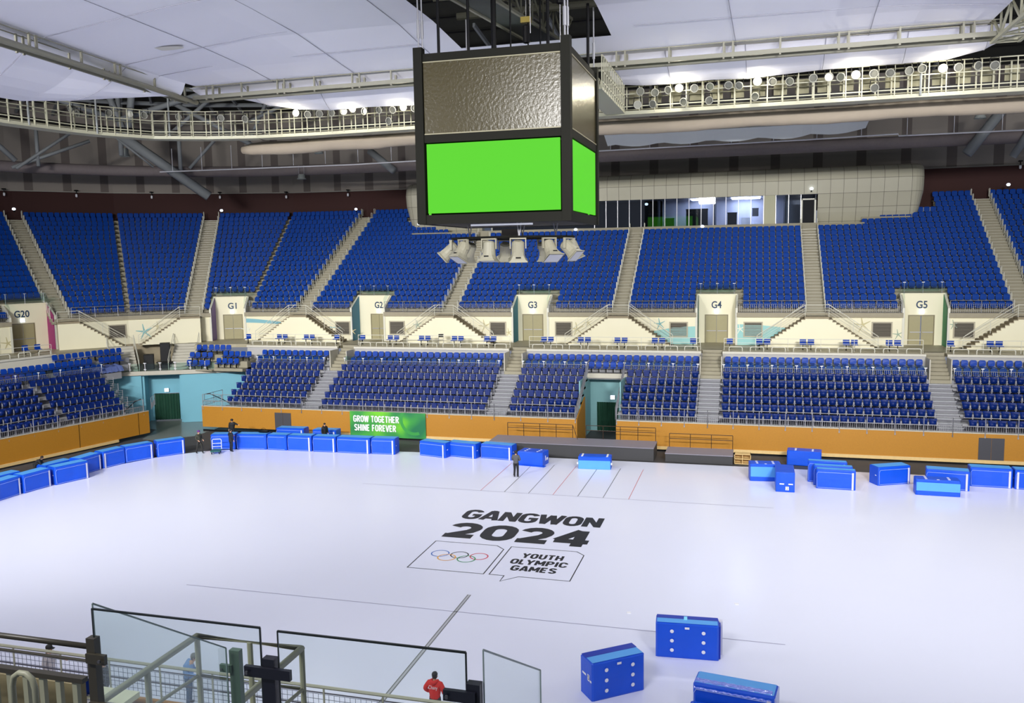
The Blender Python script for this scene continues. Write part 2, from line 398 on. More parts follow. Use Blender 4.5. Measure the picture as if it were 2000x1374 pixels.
for i,(cx_,cy_,c,cn) in enumerate([(-14.53,38.3,(60,110,190),'blue'),(-13.53,38.3,(40,40,44),'black'),(-12.53,38.3,(210,60,80),'red'),(-14.03,37.83,(232,170,70),'yellow'),(-13.03,37.83,(60,150,90),'green')]):
    mb = MB(); r0,r1 = 0.40,0.46; N=36
    A = [(cx_+r0*math.cos(2*math.pi*k/N),cy_+r0*math.sin(2*math.pi*k/N),0.006+i*0.0005) for k in range(N+1)]
    Bq = [(cx_+r1*math.cos(2*math.pi*k/N),cy_+r1*math.sin(2*math.pi*k/N),0.006+i*0.0005) for k in range(N+1)]
    mb.strip(A,Bq); tag(mb.build('ice_ring',mat('ring_'+cn,c,0.4)),'%s ring of the five interlaced rings drawn in the ice' % cn,'ice marking','five interlaced rings')
for p,l in (((-4.6,33.4),'small white square marker on the ice left of the standing pad'),((-0.4,35.3),'small white square marker on the ice right of the standing pad')):
    mb = MB(); mb.cbox((p[0],p[1],0.01),(0.16,0.16,0.02),0.3); tag(mb.build('ice_marker_block',TAPE),l,'marker')

# ================================================================ lower stand: far side
Y0 = 62.6
LR = lambda i: Y0+0.2+0.8*i
LZ = lambda i: 2.1+0.48*i
mb = MB()
for (a,b) in ((-45.1,-12.6),(-9.55,XR)):
    mb.box(a,Y0,0.35,b,Y0+0.12,2.12)
o = struct(mb.build('wall_far_boards', WOODW),'ochre wooden wall panels along the far side of the ice')
mb = MB()
for (a,b) in ((-37,-12.6),(-9.55,XR)): mb.box(a,Y0-0.05,0.12,b,Y0+0.1,0.35)
struct(mb.build('trim_1', WOODT),'pale wood skirting at the foot of the ochre wall')
mb = MB()
for (a,b) in ((-45.1,-12.6),(-9.55,XR)): mb.box(a,Y0-0.02,2.12,b,Y0+0.22,2.18)
struct(mb.build('trim_2', CONCL),'pale capping along the ochre wall')
mb = MB()
for (a,b) in ((-45.1,-12.6),(-9.55,XR)): mb.box(a,Y0+0.02,-0.03,b,Y0+0.08,0.12)
struct(mb.build('trim_3', BLACK),'black recess under the ochre wall')
# tiers: rows 0-5 telescopic, 6-7 fixed
def gaps(a,b,cuts):
    out = []; x = a
    for c0,c1 in cuts:
        if c1 <= a or c0 >= b: continue
        out.append((x,c0)); x = c1
    out.append((x,b)); return out
AIS_L = [(-35.8,-34.3),(-19.8,-18.2),(-3.72,-2.15),(12.4,14.0)]
AIS_U = [(-35.53,-33.87),(-19.63,-18.02),(-3.78,-2.07),(12.57,14.08)]
mb = MB()
for i in range(8):
    y = LR(i); z = LZ(i)
    for (a,b) in ([g for q in ((-43.3,-12.6),(-9.55,XR)) for g in gaps(q[0],q[1],AIS_L)] if i < 6 else gaps(-43.3,XR,AIS_U)):
        if i < 6: mb.box(a,y,z-0.16,b,y+0.82,z)
        else: mb.box(a,y,z-0.5,b,y+0.82,z)
struct(mb.build('floor_lower_terraces', mat('tier_deck_grey',(146,146,150),0.6,noise=0.05)),'grey stepped decks of the far lower stand')
mb = MB()
for i in range(6):
    for (a,b) in ((-43.2,-12.7),(-9.45,XR)): mb.box(a,LR(i)+0.25,LZ(i)-0.5,b,LR(i)+0.3,LZ(i)-0.17)
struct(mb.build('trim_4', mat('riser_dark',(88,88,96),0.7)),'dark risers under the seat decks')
# parapet of the walkway
WY = 70.2; WZ = 6.7
GATES = [-35.0,-19.05,-2.95,13.2]
def gaps(a,b,cuts):
    out = []; x = a
    for c0,c1 in cuts:
        if c1 <= a or c0 >= b: continue
        out.append((x,c0)); x = c1
    out.append((x,b)); return out
cutsP = [(g-0.15,g+1.65) if g == -35.0 else (g-0.75,g+0.8) for g in GATES]
cutsP = [(-35.5,-33.9),(-19.6,-18.05),(-3.75,-2.1),(12.6,14.05)]
mb = MB(); mb2 = MB()
for a,b in gaps(-44.7,XR,cutsP):
    mb.box(a,WY-0.9,5.4,b,WY-0.72,6.5); mb.box(a,WY-0.86,5.0,b,WY-0.7,5.5)
    mb2.box(a,WY-1.0,6.5,b,WY-0.5,6.66)
struct(mb.build('wall_parapet', mat('parapet_grey',(176,174,172),0.7,noise=0.05)),'grey parapet below the far walkway')
struct(mb2.build('trim_5', mat('parapet_cap',(206,202,188),0.6)),'pale cap of the walkway parapet')
# walkway floor
mb = MB()
for a,b in gaps(-44.7,XR,cutsP): mb.box(a,WY-0.72,6.45,b,WY+0.3,WZ-0.02)
ss = srange(S(115.2),XR)
mb.strip([B(s,18.3,WZ) for s in ss],[B(s,23.9,WZ) for s in ss])
mb.strip([B(s,18.3,WZ-0.3) for s in ss],[B(s,18.3,WZ) for s in ss])
ss = srange(S(175),S(137.8))
mb.strip([B(s,17.2,WZ) for s in ss],[B(s,23.9,WZ) for s in ss])
mb.strip([B(s,17.2,WZ-1.6) for s in ss],[B(s,17.2,WZ) for s in ss])
struct(mb.build('floor_walkway', mat('walkway_floor',(168,160,134),0.5,noise=0.05)),'tan floor of the walkway between the two stands')
# aisles of the lower stand (steps)
def lower_aisle(x0,x1,label,ux0,ux1):
    r = empty('aisle_stairs',((x0+x1)/2,LR(0),LZ(0))); tag(r,label,'stairs')
    ox,oy,oz = r.location
    mb = MB()
    for k in range(12): mb.box(x0-ox+0.04,0.4*k,0.24*k-0.26,x1-ox-0.04,0.4*k+0.42,0.24*k-0.03)
    mb.build('riser_block', mat('step_grey',(118,118,124),0.6), r)
    mb = MB()
    for k in range(12):
        z = 0.24*k; mb.box(x0-ox,0.4*k-0.03,z-0.05,x1-ox,0.4*k+0.40,z)
    mb.build('steps', ALU, r)
    mb = MB()
    n = 8; dy = (WY+0.3-(LR(0)+4.8))/n; dz = (WZ-(LZ(0)+0.24*11))/n
    for k in range(n):
        mb.box(ux0-ox,4.8+dy*k,2.2,ux1-ox,4.8+dy*(k+1)+0.02,2.64+dz*(k+1))
    mb.build('upper_steps', CONC, r)
    mb = MB()
    mb.box(ux0-ox-0.08,4.9,2.6,ux0-ox,WY-oy-1.05,4.35); mb.build('side_wall', CONCL, r); mb = MB(); mb.box(ux1-ox,4.9,2.6,ux1-ox+0.08,WY-oy-1.05,4.35)
    mb.build('side_wall', CONCL, r)
    return r
lower_aisle(-35.8,-34.3,'bare grey aisle steps of the lower stand under portal G2',-35.45,-33.95)
lower_aisle(-19.8,-18.2,'silver-edged aisle steps of the lower stand under portal G3',-19.55,-18.1)
lower_aisle(-3.72,-2.15,'silver-edged aisle steps of the lower stand under portal G4',-3.7,-2.15)
lower_aisle(12.4,14.0,'silver-edged aisle steps of the lower stand under portal G5',12.65,14.0)
AIS_L = [(-35.8,-34.3),(-19.8,-18.2),(-3.72,-2.15),(12.4,14.0)]

# ================================================================ railings
POST = {}
def railing(name, label, pts, hgt, post_every, bal=0.13, mtl=STEEL, glass=False, bal_h=(0.08,0.7), rails=(1.0,), hook=0.0, rr=0.022, group='guard railings', pr=0.022):
    # pts base polyline
    pts = [Vector(p) for p in pts]; o0 = pts[0].copy()
    L = [0.0]
    for a,b in zip(pts,pts[1:]): L.append(L[-1]+(b-a).length)
    def at(d):
        for i in range(len(pts)-1):
            if d <= L[i+1]+1e-9: return pts[i].lerp(pts[i+1],(d-L[i])/max(1e-9,L[i+1]-L[i]))
        return pts[-1]
    root = empty(name,o0); tag(root,label,'railing',group)
    rel = [p-o0 for p in pts]
    mb = MB()
    for k in rails: mb.tube([p+Vector((0,0,hgt*k)) for p in rel], rr if k == max(rails) else rr*0.7, 6)
    mb.build('rail', mtl, root)
    if bal:
        mb = MB(); n = int(L[-1]/bal)
        for i in range(n+1):
            p = at(min(L[-1],i*bal))-o0
            mb.bar(p+Vector((0,0,hgt*bal_h[0])),p+Vector((0,0,hgt*bal_h[1])),0.016,0.016)
        mb.tube([p+Vector((0,0,hgt*bal_h[1])) for p in rel],0.014,4); mb.tube([p+Vector((0,0,hgt*bal_h[0])) for p in rel],0.014,4)
        mb.build('balusters', mtl, root)
    n = max(1,int(round(L[-1]/post_every)))
    key = (round(hgt,2),mtl.name,hook,pr)
    if key not in POST:
        mb = MB(); mb.tube([(0,0,-hook),(0,0,hgt)],pr,6)
        if hook: mb.box(-0.04,-0.03,-hook,0.04,0.03,-hook+0.12)
        POST[key] = mb.mesh('post',mtl)
    for i in range(n+1):
        c = bpy.data.objects.new('post',POST[key]); COL.objects.link(c); c.parent = root
        c.location = at(L[-1]*i/n)-o0+(Vector((0,-0.06,0)) if hook else Vector((0,0,0)))
    if glass:
        mb = MB()
        for a,b in zip(rel,rel[1:]):
            mb.bar(a+Vector((0,0,hgt+0.15)),b+Vector((0,0,hgt+0.15)),0.012,0.42)
        mb.build('glass_panel', GLASS, root)
        mb = MB(); mb.tube([(0,0,hgt*0.9),(0,0,hgt+0.2)],0.025,6); mb.cbox((0,0,hgt+0.2),(0.2,0.06,0.06)); cm = mb.mesh('glass_clamp',TAPE)
        for i in range(n+1):
            c = bpy.data.objects.new('glass_clamp',cm); COL.objects.link(c); c.parent = root; c.location = at(L[-1]*i/n)-o0
    return root
for (a,b,l) in ((-44.95,-35.6,'left of portal G2 aisle'),(-35.6,-19.0,'above the green banner'),(-19.0,-12.62,'left of the teal tunnel'),(-9.5,-2.9,'right of the teal tunnel'),(-2.9,13.2,'between the G4 and G5 aisles'),(13.2,XR,'right of the G5 aisle')):
    railing('guard_railing','grey front railing on the ochre wall, '+l,[(a,Y0+0.05,2.16),(b,Y0+0.05,2.16)],1.0,1.85,bal=0.14,rails=(1.0,0.45),bal_h=(0.05,0.42),hook=0.32,pr=0.03,group='front railings of the lower stand')
for (a,b,l,g) in ((-42.6,-36.0,'left of the G2 aisle',True),(-34.0,-20.0,'between the G2 and G3 aisles',True),(-17.95,-12.7,'between the G3 aisle and the tunnel',True),(-9.6,-3.9,'between the tunnel and the G4 aisle',True),(-1.95,12.3,'between the G4 and G5 aisles',True),(14.2,XR,'right of the G5 aisle',True)):
    railing('guard_railing','barred glass-topped railing, fixed seats '+l,[(a,LR(6)-0.05,LZ(6)-0.05),(b,LR(6)-0.05,LZ(6)-0.05)],0.72,1.85,bal=0.14,glass=g,bal_h=(0.05,1.0),group='glazed railings of the lower stand')
# ================================================================ teal tunnel in the middle of the far side
mb = MB()
mb.box(-12.75,68.9,0,-9.4,69.0,4.75)
mb.box(-12.7,64.5,0,-12.6,69,4.75); mb.box(-9.55,64.5,0,-9.45,69,4.75)
struct(mb.build('wall_tunnel_teal', TEALD),'dusty teal walls of the middle tunnel')
mb = MB(); mb.add([(-12.58,Y0,0),(-12.58,Y0,2.12),(-12.58,Y0+3.4,3.3),(-12.58,Y0+3.4,0),(-12.5,Y0,0),(-12.5,Y0,2.12),(-12.5,Y0+3.4,3.3),(-12.5,Y0+3.4,0)],[(0,1,2,3),(4,7,6,5),(0,4,5,1),(1,5,6,2),(2,6,7,3)])
struct(mb.build('wall_tunnel_wood', WOODW),'ochre side wall of the middle tunnel')
mb = MB(); mb.box(-12.7,67.4,4.6,-9.4,67.7,4.98); struct(mb.build('trim_6', CONCL),'pale beam over the middle tunnel')
def curtain(x0,x1,y,z1,label,rot=None):
    mb = MB(); n = 40; A = []; Bq = []
    for i in range(n+1):
        t = i/n; x = x0+(x1-x0)*t; yy = 0.06*math.sin(t*math.pi*18)
        A.append((x,yy,0.06)); Bq.append((x,yy*0.6,z1))
    mb.strip(A,Bq); o = mb.build('tunnel_curtain',GCURT,None,True); tag(o,label,'curtain'); return o
o = curtain(0,1.75,0,2.42,'dark green curtain closing the teal tunnel door in the middle of the far side'); o.location = (-12.05,68.82,0)
railing('curved_guard_rail','looped steel side rail climbing the left edge of the teal tunnel',[(-12.55,Y0+0.1,2.2),(-12.55,Y0+4.9,5.0)],0.9,0.8,bal=0.2,rails=(1.0,0.8,0.6,0.4,0.2),group='tunnel side rails')
railing('curved_guard_rail','looped steel side rail climbing the right edge of the teal tunnel',[(-9.6,Y0+0.1,2.2),(-9.6,Y0+4.9,5.0)],0.9,0.8,bal=0.2,rails=(1.0,0.8,0.6,0.4,0.2),group='tunnel side rails')
def sign_light(loc, label, rz=0, sz=(0.34,0.08,0.3)):
    r = empty('exit_light',loc,rz); tag(r,label,'sign light','glowing exit lights')
    mb = MB(); mb.cbox((0,0,0),sz); mb.build('diffuser',LED,r)
    mb = MB(); mb.cbox((0,sz[1]/2+0.02,0),(sz[0]*1.1,0.04,sz[2]*1.1)); mb.build('housing',STEEL,r)
    return r
sign_light((-10.75,68.7,2.85),'glowing white exit light over the curtain in the teal tunnel')

# ================================================================ corner tunnel (light teal)
mb = MB()
T0,T1,T2,T3 = -1.0,4.35,7.75,13.3
def wallq(a,b,d0,d1,z0,z1):
    mb.add([PW(a,d0,z0),PW(b,d0,z0),PW(b,d1,z0),PW(a,d1,z0),PW(a,d0,z1),PW(b,d0,z1),PW(b,d1,z1),PW(a,d1,z1)],[(0,1,5,4),(1,2,6,5),(2,3,7,6),(3,0,4,7),(4,5,6,7)])
wallq(T0,T1,0,0.25,0,4.6); wallq(T2,T3,0,0.25,0,4.6); wallq(T1,T2,0,0.25,4.35,4.6)
wallq(T1-0.02,T1+0.2,0.2,1.8,0,4.4); wallq(T2-0.2,T2+0.02,0.2,1.8,0,4.4)
wallq(T1,T2,1.6,1.8,2.5,4.4); wallq(T1,T1+0.65,1.6,1.8,0,2.5); wallq(T2-0.6,T2,1.6,1.8,0,2.5)
struct(mb.build('wall_corner_tunnel', TEAL),'light teal wall of the corner tunnel')
o = curtain(0,2.2,0,2.45,'dark green split curtain closing the door of the light teal corner tunnel'); p = PW(T1+0.6,1.55,0); o.location = p; o.rotation_euler = (0,0,math.atan2(UW.y,UW.x))
p = PW(T1+1.75,1.4,2.8); sign_light(p,'glowing white exit light over the corner tunnel curtain',math.atan2(UW.y,UW.x))
# platform above the corner tunnel
mb = MB()
poly = [PW(T0-0.6,-0.15,0),PW(T3+0.4,-0.15,0)]
ss = srange(S(141),S(112)); outer = [B(s,22.6,0) for s in ss]
mb.slab([(p.x,p.y) for p in poly]+[(p.x,p.y) for p in reversed(outer)],4.45,4.65)
struct(mb.build('floor_corner_platform', mat('platform_concrete',(150,142,128),0.6,noise=0.08)),'concrete platform over the corner tunnel')
mb = MB(); wallq(T0-0.6,T3+0.4,-0.2,0.05,4.42,4.78); struct(mb.build('trim_7', CONCL),'pale edge beam of the corner platform')
mb = MB(); ss = srange(S(143),S(114)); mb.strip([B(s,21.9,4.6) for s in ss],[B(s,21.9,6.75) for s in ss])
struct(mb.build('wall_platform_back', mat('tan_concrete',(158,146,120),0.7,noise=0.08)),'tan concrete wall behind the corner platform')
def platform_stairs(thc, label):
    r = empty('stairs', B(S(thc),16.7,4.65), math.radians(thc-90)); tag(r,label,'stairs')
    mb = MB(); mt_ = MB()
    for k in range(9): mb.box(-1.05,0.4*k,0,1.05,3.62,0.228*(k+1))
    mb.build('steps', CONCL, r)
    for sx in (-1.15,1.15):
        mb = MB(); mb.tube([(sx,0,1.0),(sx,3.6,3.05)],0.03,6); mb.tube([(sx,0,0.5),(sx,3.6,2.55)],0.02,6); mb.tube([(sx,0,0),(sx,0,1.0)],0.03,6); mb.tube([(sx,3.6,2.0),(sx,3.6,3.05)],0.03,6)
        mb.build('handrail', WPAINT, r)
platform_stairs(134.5,'pale concrete stairs on the left of the corner platform')
platform_stairs(118.2,'pale concrete stairs on the right of the corner platform')
mb = MB()
for k in range(11):
    p = PW(-0.4+k*1.28,0.0,4.7); mb.tube([p,p+Vector((0,0,0.75))],0.028,6); mb.cbox(p+Vector((0,0,0.78)),(0.26,0.08,0.07)); mb.cbox(p+Vector((0,0,0.22)),(0.22,0.08,0.06))
r = empty('glass_balustrade',PW(0,0,4.7)); tag(r,'glass balustrade on white clamp posts along the corner platform','railing')
o = mb.build('clamp_posts',TAPE); o.parent = r; o.location = -r.location
mb = MB()
for k in range(10):
    a = PW(-0.3+k*1.28,0,4.75); b = PW(0.78+k*1.28,0,4.75); mb.bar(a+Vector((0,0,0.36)),b+Vector((0,0,0.36)),0.012,0.66)
o = mb.build('glass_panel',GLASS); o.parent = r; o.location = -r.location
# loudspeakers on the platform
def speaker_box(loc,rz,w,d,h,label):
    r = empty('speaker_cabinet',loc,rz); tag(r,label,'loudspeaker')
    mb = MB(); mb.box(-w/2,-d/2,0,w/2,d/2,h); mb.build('cabinet',BLACK,r)
    mb = MB(); mb.box(-w/2+0.04,-d/2-0.02,0.04,w/2-0.04,-d/2,h-0.04); mb.build('grille',mat('speaker_grille',(34,34,36),0.8),r)
    mb = MB()
    for z in (0.02,h-0.1): mb.box(-w/2-0.01,-d/2-0.01,z,w/2+0.01,d/2+0.01,z+0.06)
    mb.build('corner_band',BLACK,r)
speaker_box((-52.1,67.4,4.65),math.radians(35),0.85,0.8,2.35,'tall black loudspeaker tower on the corner platform')
speaker_box((-53.3,66.6,4.65),math.radians(35),0.85,0.8,1.35,'short black loudspeaker cabinet left of the tall one')
r = empty('folding_table',(-51.4,66.3,4.65),math.radians(30)); tag(r,'low dark table on the corner platform right of the speakers','table')
mb = MB(); mb.box(-0.7,-0.3,0.68,0.7,0.3,0.72); mb.build('table_top',BLACK,r)
for sx in (-0.6,0.6):
    mb = MB(); mb.tube([(sx,-0.25,0),(sx,-0.25,0.68)],0.02,6); mb.tube([(sx,0.25,0),(sx,0.25,0.68)],0.02,6); mb.build('leg',BLACK,r)

# ================================================================ lower stand: left side
OL = Vector((-48.13,59.7,0)); UL = Vector((-0.2445,-0.9697,0)); NL = Vector((-0.9697,0.2445,0))
def PL(a,b,z): return OL+UL*a+NL*b+Vector((0,0,z))
def lbox(mb,a0,b0,z0,a1,b1,z1):
    mb.add([PL(a,b,z) for z in (z0,z1) for b in (b0,b1) for a in (a0,a1)],[(0,2,3,1),(4,5,7,6),(0,1,5,4),(2,6,7,3),(0,4,6,2),(1,3,7,5)])
AE = 19.0
mb = MB(); lbox(mb,0,0,0.3,AE,0.12,2.12); struct(mb.build('wall_left_boards', WOODW),'ochre wooden wall panels along the left end of the ice')
mb = MB()
for a in (6.25,12.6,1.0): lbox(mb,a,-0.012,0.3,a+0.03,0.0,2.12)
struct(mb.build('trim_8', BLACK),'joints of the left ochre wall')
mb = MB(); lbox(mb,3.0,-0.12,0.1,AE,0.05,0.3); struct(mb.build('trim_9', WOODT),'pale wood skirting of the left ochre wall')
mb = MB(); lbox(mb,0,-0.02,2.12,AE,0.2,2.17); struct(mb.build('trim_10', CONCL),'pale capping of the left ochre wall')
A0R = [1.75,1.6,1.45,1.25,1.1,0.95,-1.0,-2.3,-3.0]
mb = MB()
for i in range(9):
    lbox(mb,A0R[i]-0.3,0.2+0.8*i,LZ(i)-(0.16 if i < 6 else 0.55),AE,1.02+0.8*i,LZ(i))
struct(mb.build('floor_left_terraces', MATS['tier_deck_grey']),'grey stepped decks of the left lower stand')
mb = MB()
for i in range(6): lbox(mb,A0R[i],0.45+0.8*i,LZ(i)-0.5,AE,0.5+0.8*i,LZ(i)-0.17)
struct(mb.build('trim_11', MATS['riser_dark']),'dark risers of the left lower stand')
mb = MB(); lbox(mb,3.1,7.5,6.0,AE,7.7,6.75); lbox(mb,3.0,7.4,6.75,AE,7.85,6.9); struct(mb.build('wall_left_parapet', MATS['parapet_cap']),'pale parapet of the left walkway')
railing('guard_railing','grey front railing on the left ochre wall',[PL(0.4,0.05,2.16),PL(AE,0.05,2.16)],1.0,1.85,bal=0.14,rails=(1.0,0.45),bal_h=(0.05,0.42),hook=0.32,pr=0.03,group='front railings of the lower stand')
railing('guard_railing','barred railing with clamps in front of the fixed seats of the left stand',[PL(0.6,4.95,4.9),PL(AE,4.95,4.9)],0.75,1.85,bal=0.14,glass=True,bal_h=(0.05,1.0),group='glazed railings of the lower stand')
for i in range(5):
    r = empty('curved_guard_rail',PL(A0R[i]-0.5,0.3+0.8*i,LZ(i)-0.1)); tag(r,'rounded steel end guard beside the %s row of the left stand' % ordn(i+1),'railing','rounded end guards of the left stand')
    mb = MB(); u0 = PL(0,0,0)
    for k in range(5):
        z = 0.2+0.17*k; L_ = [PL(0,0,z)-u0, PL(0,0.62,z)-u0, PL(0.1,0.8,z-0.1*(k==4))-u0]
        mb.tube(L_,0.014,5)
    mb.tube([(0,0,0),(0,0,0.95)],0.02,6); q = PL(0,0.7,0)-u0; mb.tube([q,q+Vector((0,0,0.95))],0.02,6)
    mb.build('bent_rail',STEEL,r)
# steps of the left end, beside the tunnel
for (p,q,l) in (((-48.4,60.4,2.15),(-49.6,62.4,2.15),'steel gate railing at the tunnel end of the left ochre wall'),((-45.0,62.9,2.15),(-44.9,65.4,2.15),'steel gate railing at the tunnel end of the far ochre wall')):
    railing('guard_railing',l,[p,q],0.95,1.2,bal=0.16,rails=(1.0,0.5),bal_h=(0.05,0.5))
mb = MB(); mb.tube([(-45.0,62.9,3.1),(-44.6,63.1,3.15),(-43.4,63.3,2.6),(-42.9,63.4,2.3)],0.035,6)
tag(mb.build('sloping_handrail',BLACK),'dark sloping handrail at the left end of the far lower stand','handrail')
mb = MB(); mb.tube([PL(1.9,0.6,2.3),PL(0.9,0.5,3.0),PL(0.3,0.5,3.15)],0.035,6)
tag(mb.build('sloping_handrail',BLACK),'dark sloping handrail at the tunnel end of the left stand','handrail')
# banner and doors in the far wall
def banner():
    mt = mat('green_banner_print',(40,140,70),0.5); nt = mt.node_tree; b = nt.nodes['Principled BSDF']
    tc = nt.nodes.new('ShaderNodeTexCoord'); mp = nt.nodes.new('ShaderNodeMapping'); mp.inputs['Rotation'].default_value = (0,0.6,0)
    nz = nt.nodes.new('ShaderNodeTexNoise'); nz.inputs['Scale'].default_value = 0.45; nz.inputs['Detail'].default_value = 1
    cr = nt.nodes.new('ShaderNodeValToRGB')
    cr.color_ramp.elements[0].position = 0.36; cr.color_ramp.elements[0].color = rgb(24,112,72)
    cr.color_ramp.elements[1].position = 0.66; cr.color_ramp.elements[1].color = rgb(110,196,40)
    e = cr.color_ramp.elements.new(0.5); e.color = rgb(56,150,62)
    nt.links.new(tc.outputs['Object'],mp.inputs[0]); nt.links.new(mp.outputs[0],nz.inputs['Vector']); nt.links.new(nz.outputs['Fac'],cr.inputs[0]); nt.links.new(cr.outputs[0],b.inputs['Base Color'])
    r = empty('banner',(-31.2,62.5,0.12)); tag(r,'green banner with white two-line lettering hung on the ochre wall','banner')
    mb = MB(); mb.box(0,0,0,6.55,0.03,2.06); mb.build('banner_sheet',mt,r)
    mb = MB(); A = arcp(5.6,1.5,1.0,1.0,100,290,20); A2 = arcp(5.6,1.5,1.25,1.25,100,290,20)
    mb.strip([(min(6.5,p[0]),-0.004,max(0.03,min(2.04,p[1]))) for p in A2],[(min(6.5,p[0]),-0.004,max(0.03,min(2.04,p[1]))) for p in A]); mb.build('printed_arc',mat('banner_arc',(52,148,66),0.5),r)
    mb = MB()
    stroke_word(mb,'GROW TOGETHER',(0.32,-0.012,1.2),(1,0,0),(0,0,1),3.95,0.52,0.1,0.055); mb.build('lettering',TAPE,r)
    mb = MB()
    stroke_word(mb,'SHINE FOREVER',(0.38,-0.012,0.48),(1,0,0),(0,0,1),3.62,0.52,0.1,0.055); mb.build('lettering',TAPE,r)
banner()
def board_door(x,w,z1,label):
    r = empty('door_1',(x,Y0-0.03,0.35)); r['kind'] = 'structure'; r['label'] = label
    mb = MB(); mb.box(0,0,0,w/2-0.01,0.03,z1); mb.build('door_leaf',DDOOR,r)
    mb = MB(); mb.box(w/2+0.01,0,0,w,0.03,z1); mb.build('door_leaf',DDOOR,r)
board_door(-38.1,1.5,1.45,'dark grey double door in the far ochre wall left of the banner')
board_door(14.8,1.55,1.5,'dark grey double door in the far ochre wall at the right')
# ================================================================ black platforms in front of the far wall
def stage(x0,x1,y0,y1,h,label,rails):
    r = empty('stage_platform',(x0,y0,0)); tag(r,label,'platform')
    mb = MB(); mb.box(0,0,0,x1-x0,y1-y0,h-0.05); mb.build('skirt',mat('charcoal_skirt',(58,58,60),0.7),r)
    mb = MB(); mb.box(-0.02,-0.02,h-0.05,x1-x0+0.02,y1-y0,h); mb.build('deck',mat('stage_deck',(132,128,140),0.5),r)
    for (a,b,zb) in rails:
        mb = MB()
        for z in (0.98,0.62): mb.tube([(a-x0,y1-y0-0.06,h+z),(b-x0,y1-y0-0.06,h+z)],0.025,6)
        n = max(2,int((b-a)/1.25))
        for i in range(n+1):
            x = a-x0+(b-a)*i/n; mb.tube([(x,y1-y0-0.06,h),(x,y1-y0-0.06,h+0.98)],0.025,6)
        mb.tube([(b-x0,y1-y0-0.06,h+0.98),(b-x0+0.45,y1-y0-0.5,h)],0.025,6) if zb else None
        mb.build('safety_rail',mat('dark_brown_rail',(52,34,20),0.5),r)
    return r
stage(-18.4,-6.4,59.2,61.5,0.95,'long charcoal stage platform in front of the far wall',[(-17.6,-12.6,1),(-11.6,-6.5,0)])
stage(-5.6,-1.05,59.3,61.4,0.62,'short charcoal stage platform right of the long one',[(-5.5,-1.1,0)])
r = empty('wooden_crate',(-0.95,59.6,0)); tag(r,'small open wooden crate beside the short stage platform','crate')
mb = MB()
for z in (0,0.34,0.66): mb.box(0,0,z,1.1,0.6,z+0.04)
mb.box(0,0,0,0.04,0.6,0.7); mb.box(1.06,0,0,1.1,0.6,0.7); mb.box(0,0.56,0,1.1,0.6,0.7); mb.build('frame',WOODT,r)
mb = MB(); mb.box(0.52,0.02,0.04,0.56,0.56,0.66); mb.build('divider',WOODT,r)

# clear film lying over the empty seat row beside the left platform stairs
mb = MB(); A = []; Bq = []; Cq = []
for k in range(15):
    a = -1.6+0.2*k; A.append(PL(a,6.0,5.62+0.06*math.sin(k*1.7))); Bq.append(PL(a+0.05*math.sin(k),5.3,5.5+0.05*math.sin(k*2.3))); Cq.append(PL(a,5.05,5.05+0.04*math.sin(k*3)))
mb.strip(A,Bq); mb.strip(Bq,Cq); tag(mb.build('plastic_sheet',mat('bluish_film',(96,112,168),0.25,bump=0.6,bscale=5),None,True),'crumpled bluish plastic sheet over the seats left of the corner platform','plastic sheet')
# ================================================================ seats
def seat_tip_mesh():
    mb = MB()
    # flared curved back (front surface towards -y)
    prof = [(0.34,0.195,0.02),(0.5,0.21,0.0),(0.66,0.235,0.015),(0.78,0.272,0.03),(0.84,0.255,0.04)]
    rows = []
    for z,hw,y in prof:
        rows.append([(-hw,y-0.03,z),(-hw*0.5,y+0.012,z),(0,y+0.02,z),(hw*0.5,y+0.012,z),(hw,y-0.03,z)])
    for a,b in zip(rows,rows[1:]): mb.strip(a,b)
    back = [[(p[0],p[1]+0.035,p[2]) for p in r] for r in rows]
    for a,b in zip(back,back[1:]): mb.strip(b,a)
    mb.strip([r[0] for r in back],[r[0] for r in rows]); mb.strip([r[-1] for r in rows],[r[-1] for r in back]); mb.strip(rows[-1],back[-1]); mb.strip(back[0],rows[0])
    # folded seat pan
    mb.add([(-0.17,-0.10,0.36),(0.17,-0.10,0.36),(0.20,-0.06,0.70),(-0.20,-0.06,0.70),(-0.17,-0.03,0.36),(0.17,-0.03,0.36),(0.20,-0.02,0.70),(-0.20,-0.02,0.70)],[(0,1,2,3),(5,4,7,6),(0,3,7,4),(1,5,6,2),(3,2,6,7),(0,4,5,1)])
    return mb
def bracket_mb():
    mb = MB()
    mb.box(0.255,-0.02,0.0,0.305,0.06,0.36); 
    mb.lathe([(0.03,0),(0.05,0.06),(0.055,0.14),(0.045,0.22),(0.02,0.27)],6,Matrix.Translation((0.28,-0.02,0.34)))
    mb.box(-0.25,0.0,0.34,0.26,0.04,0.38)
    return mb
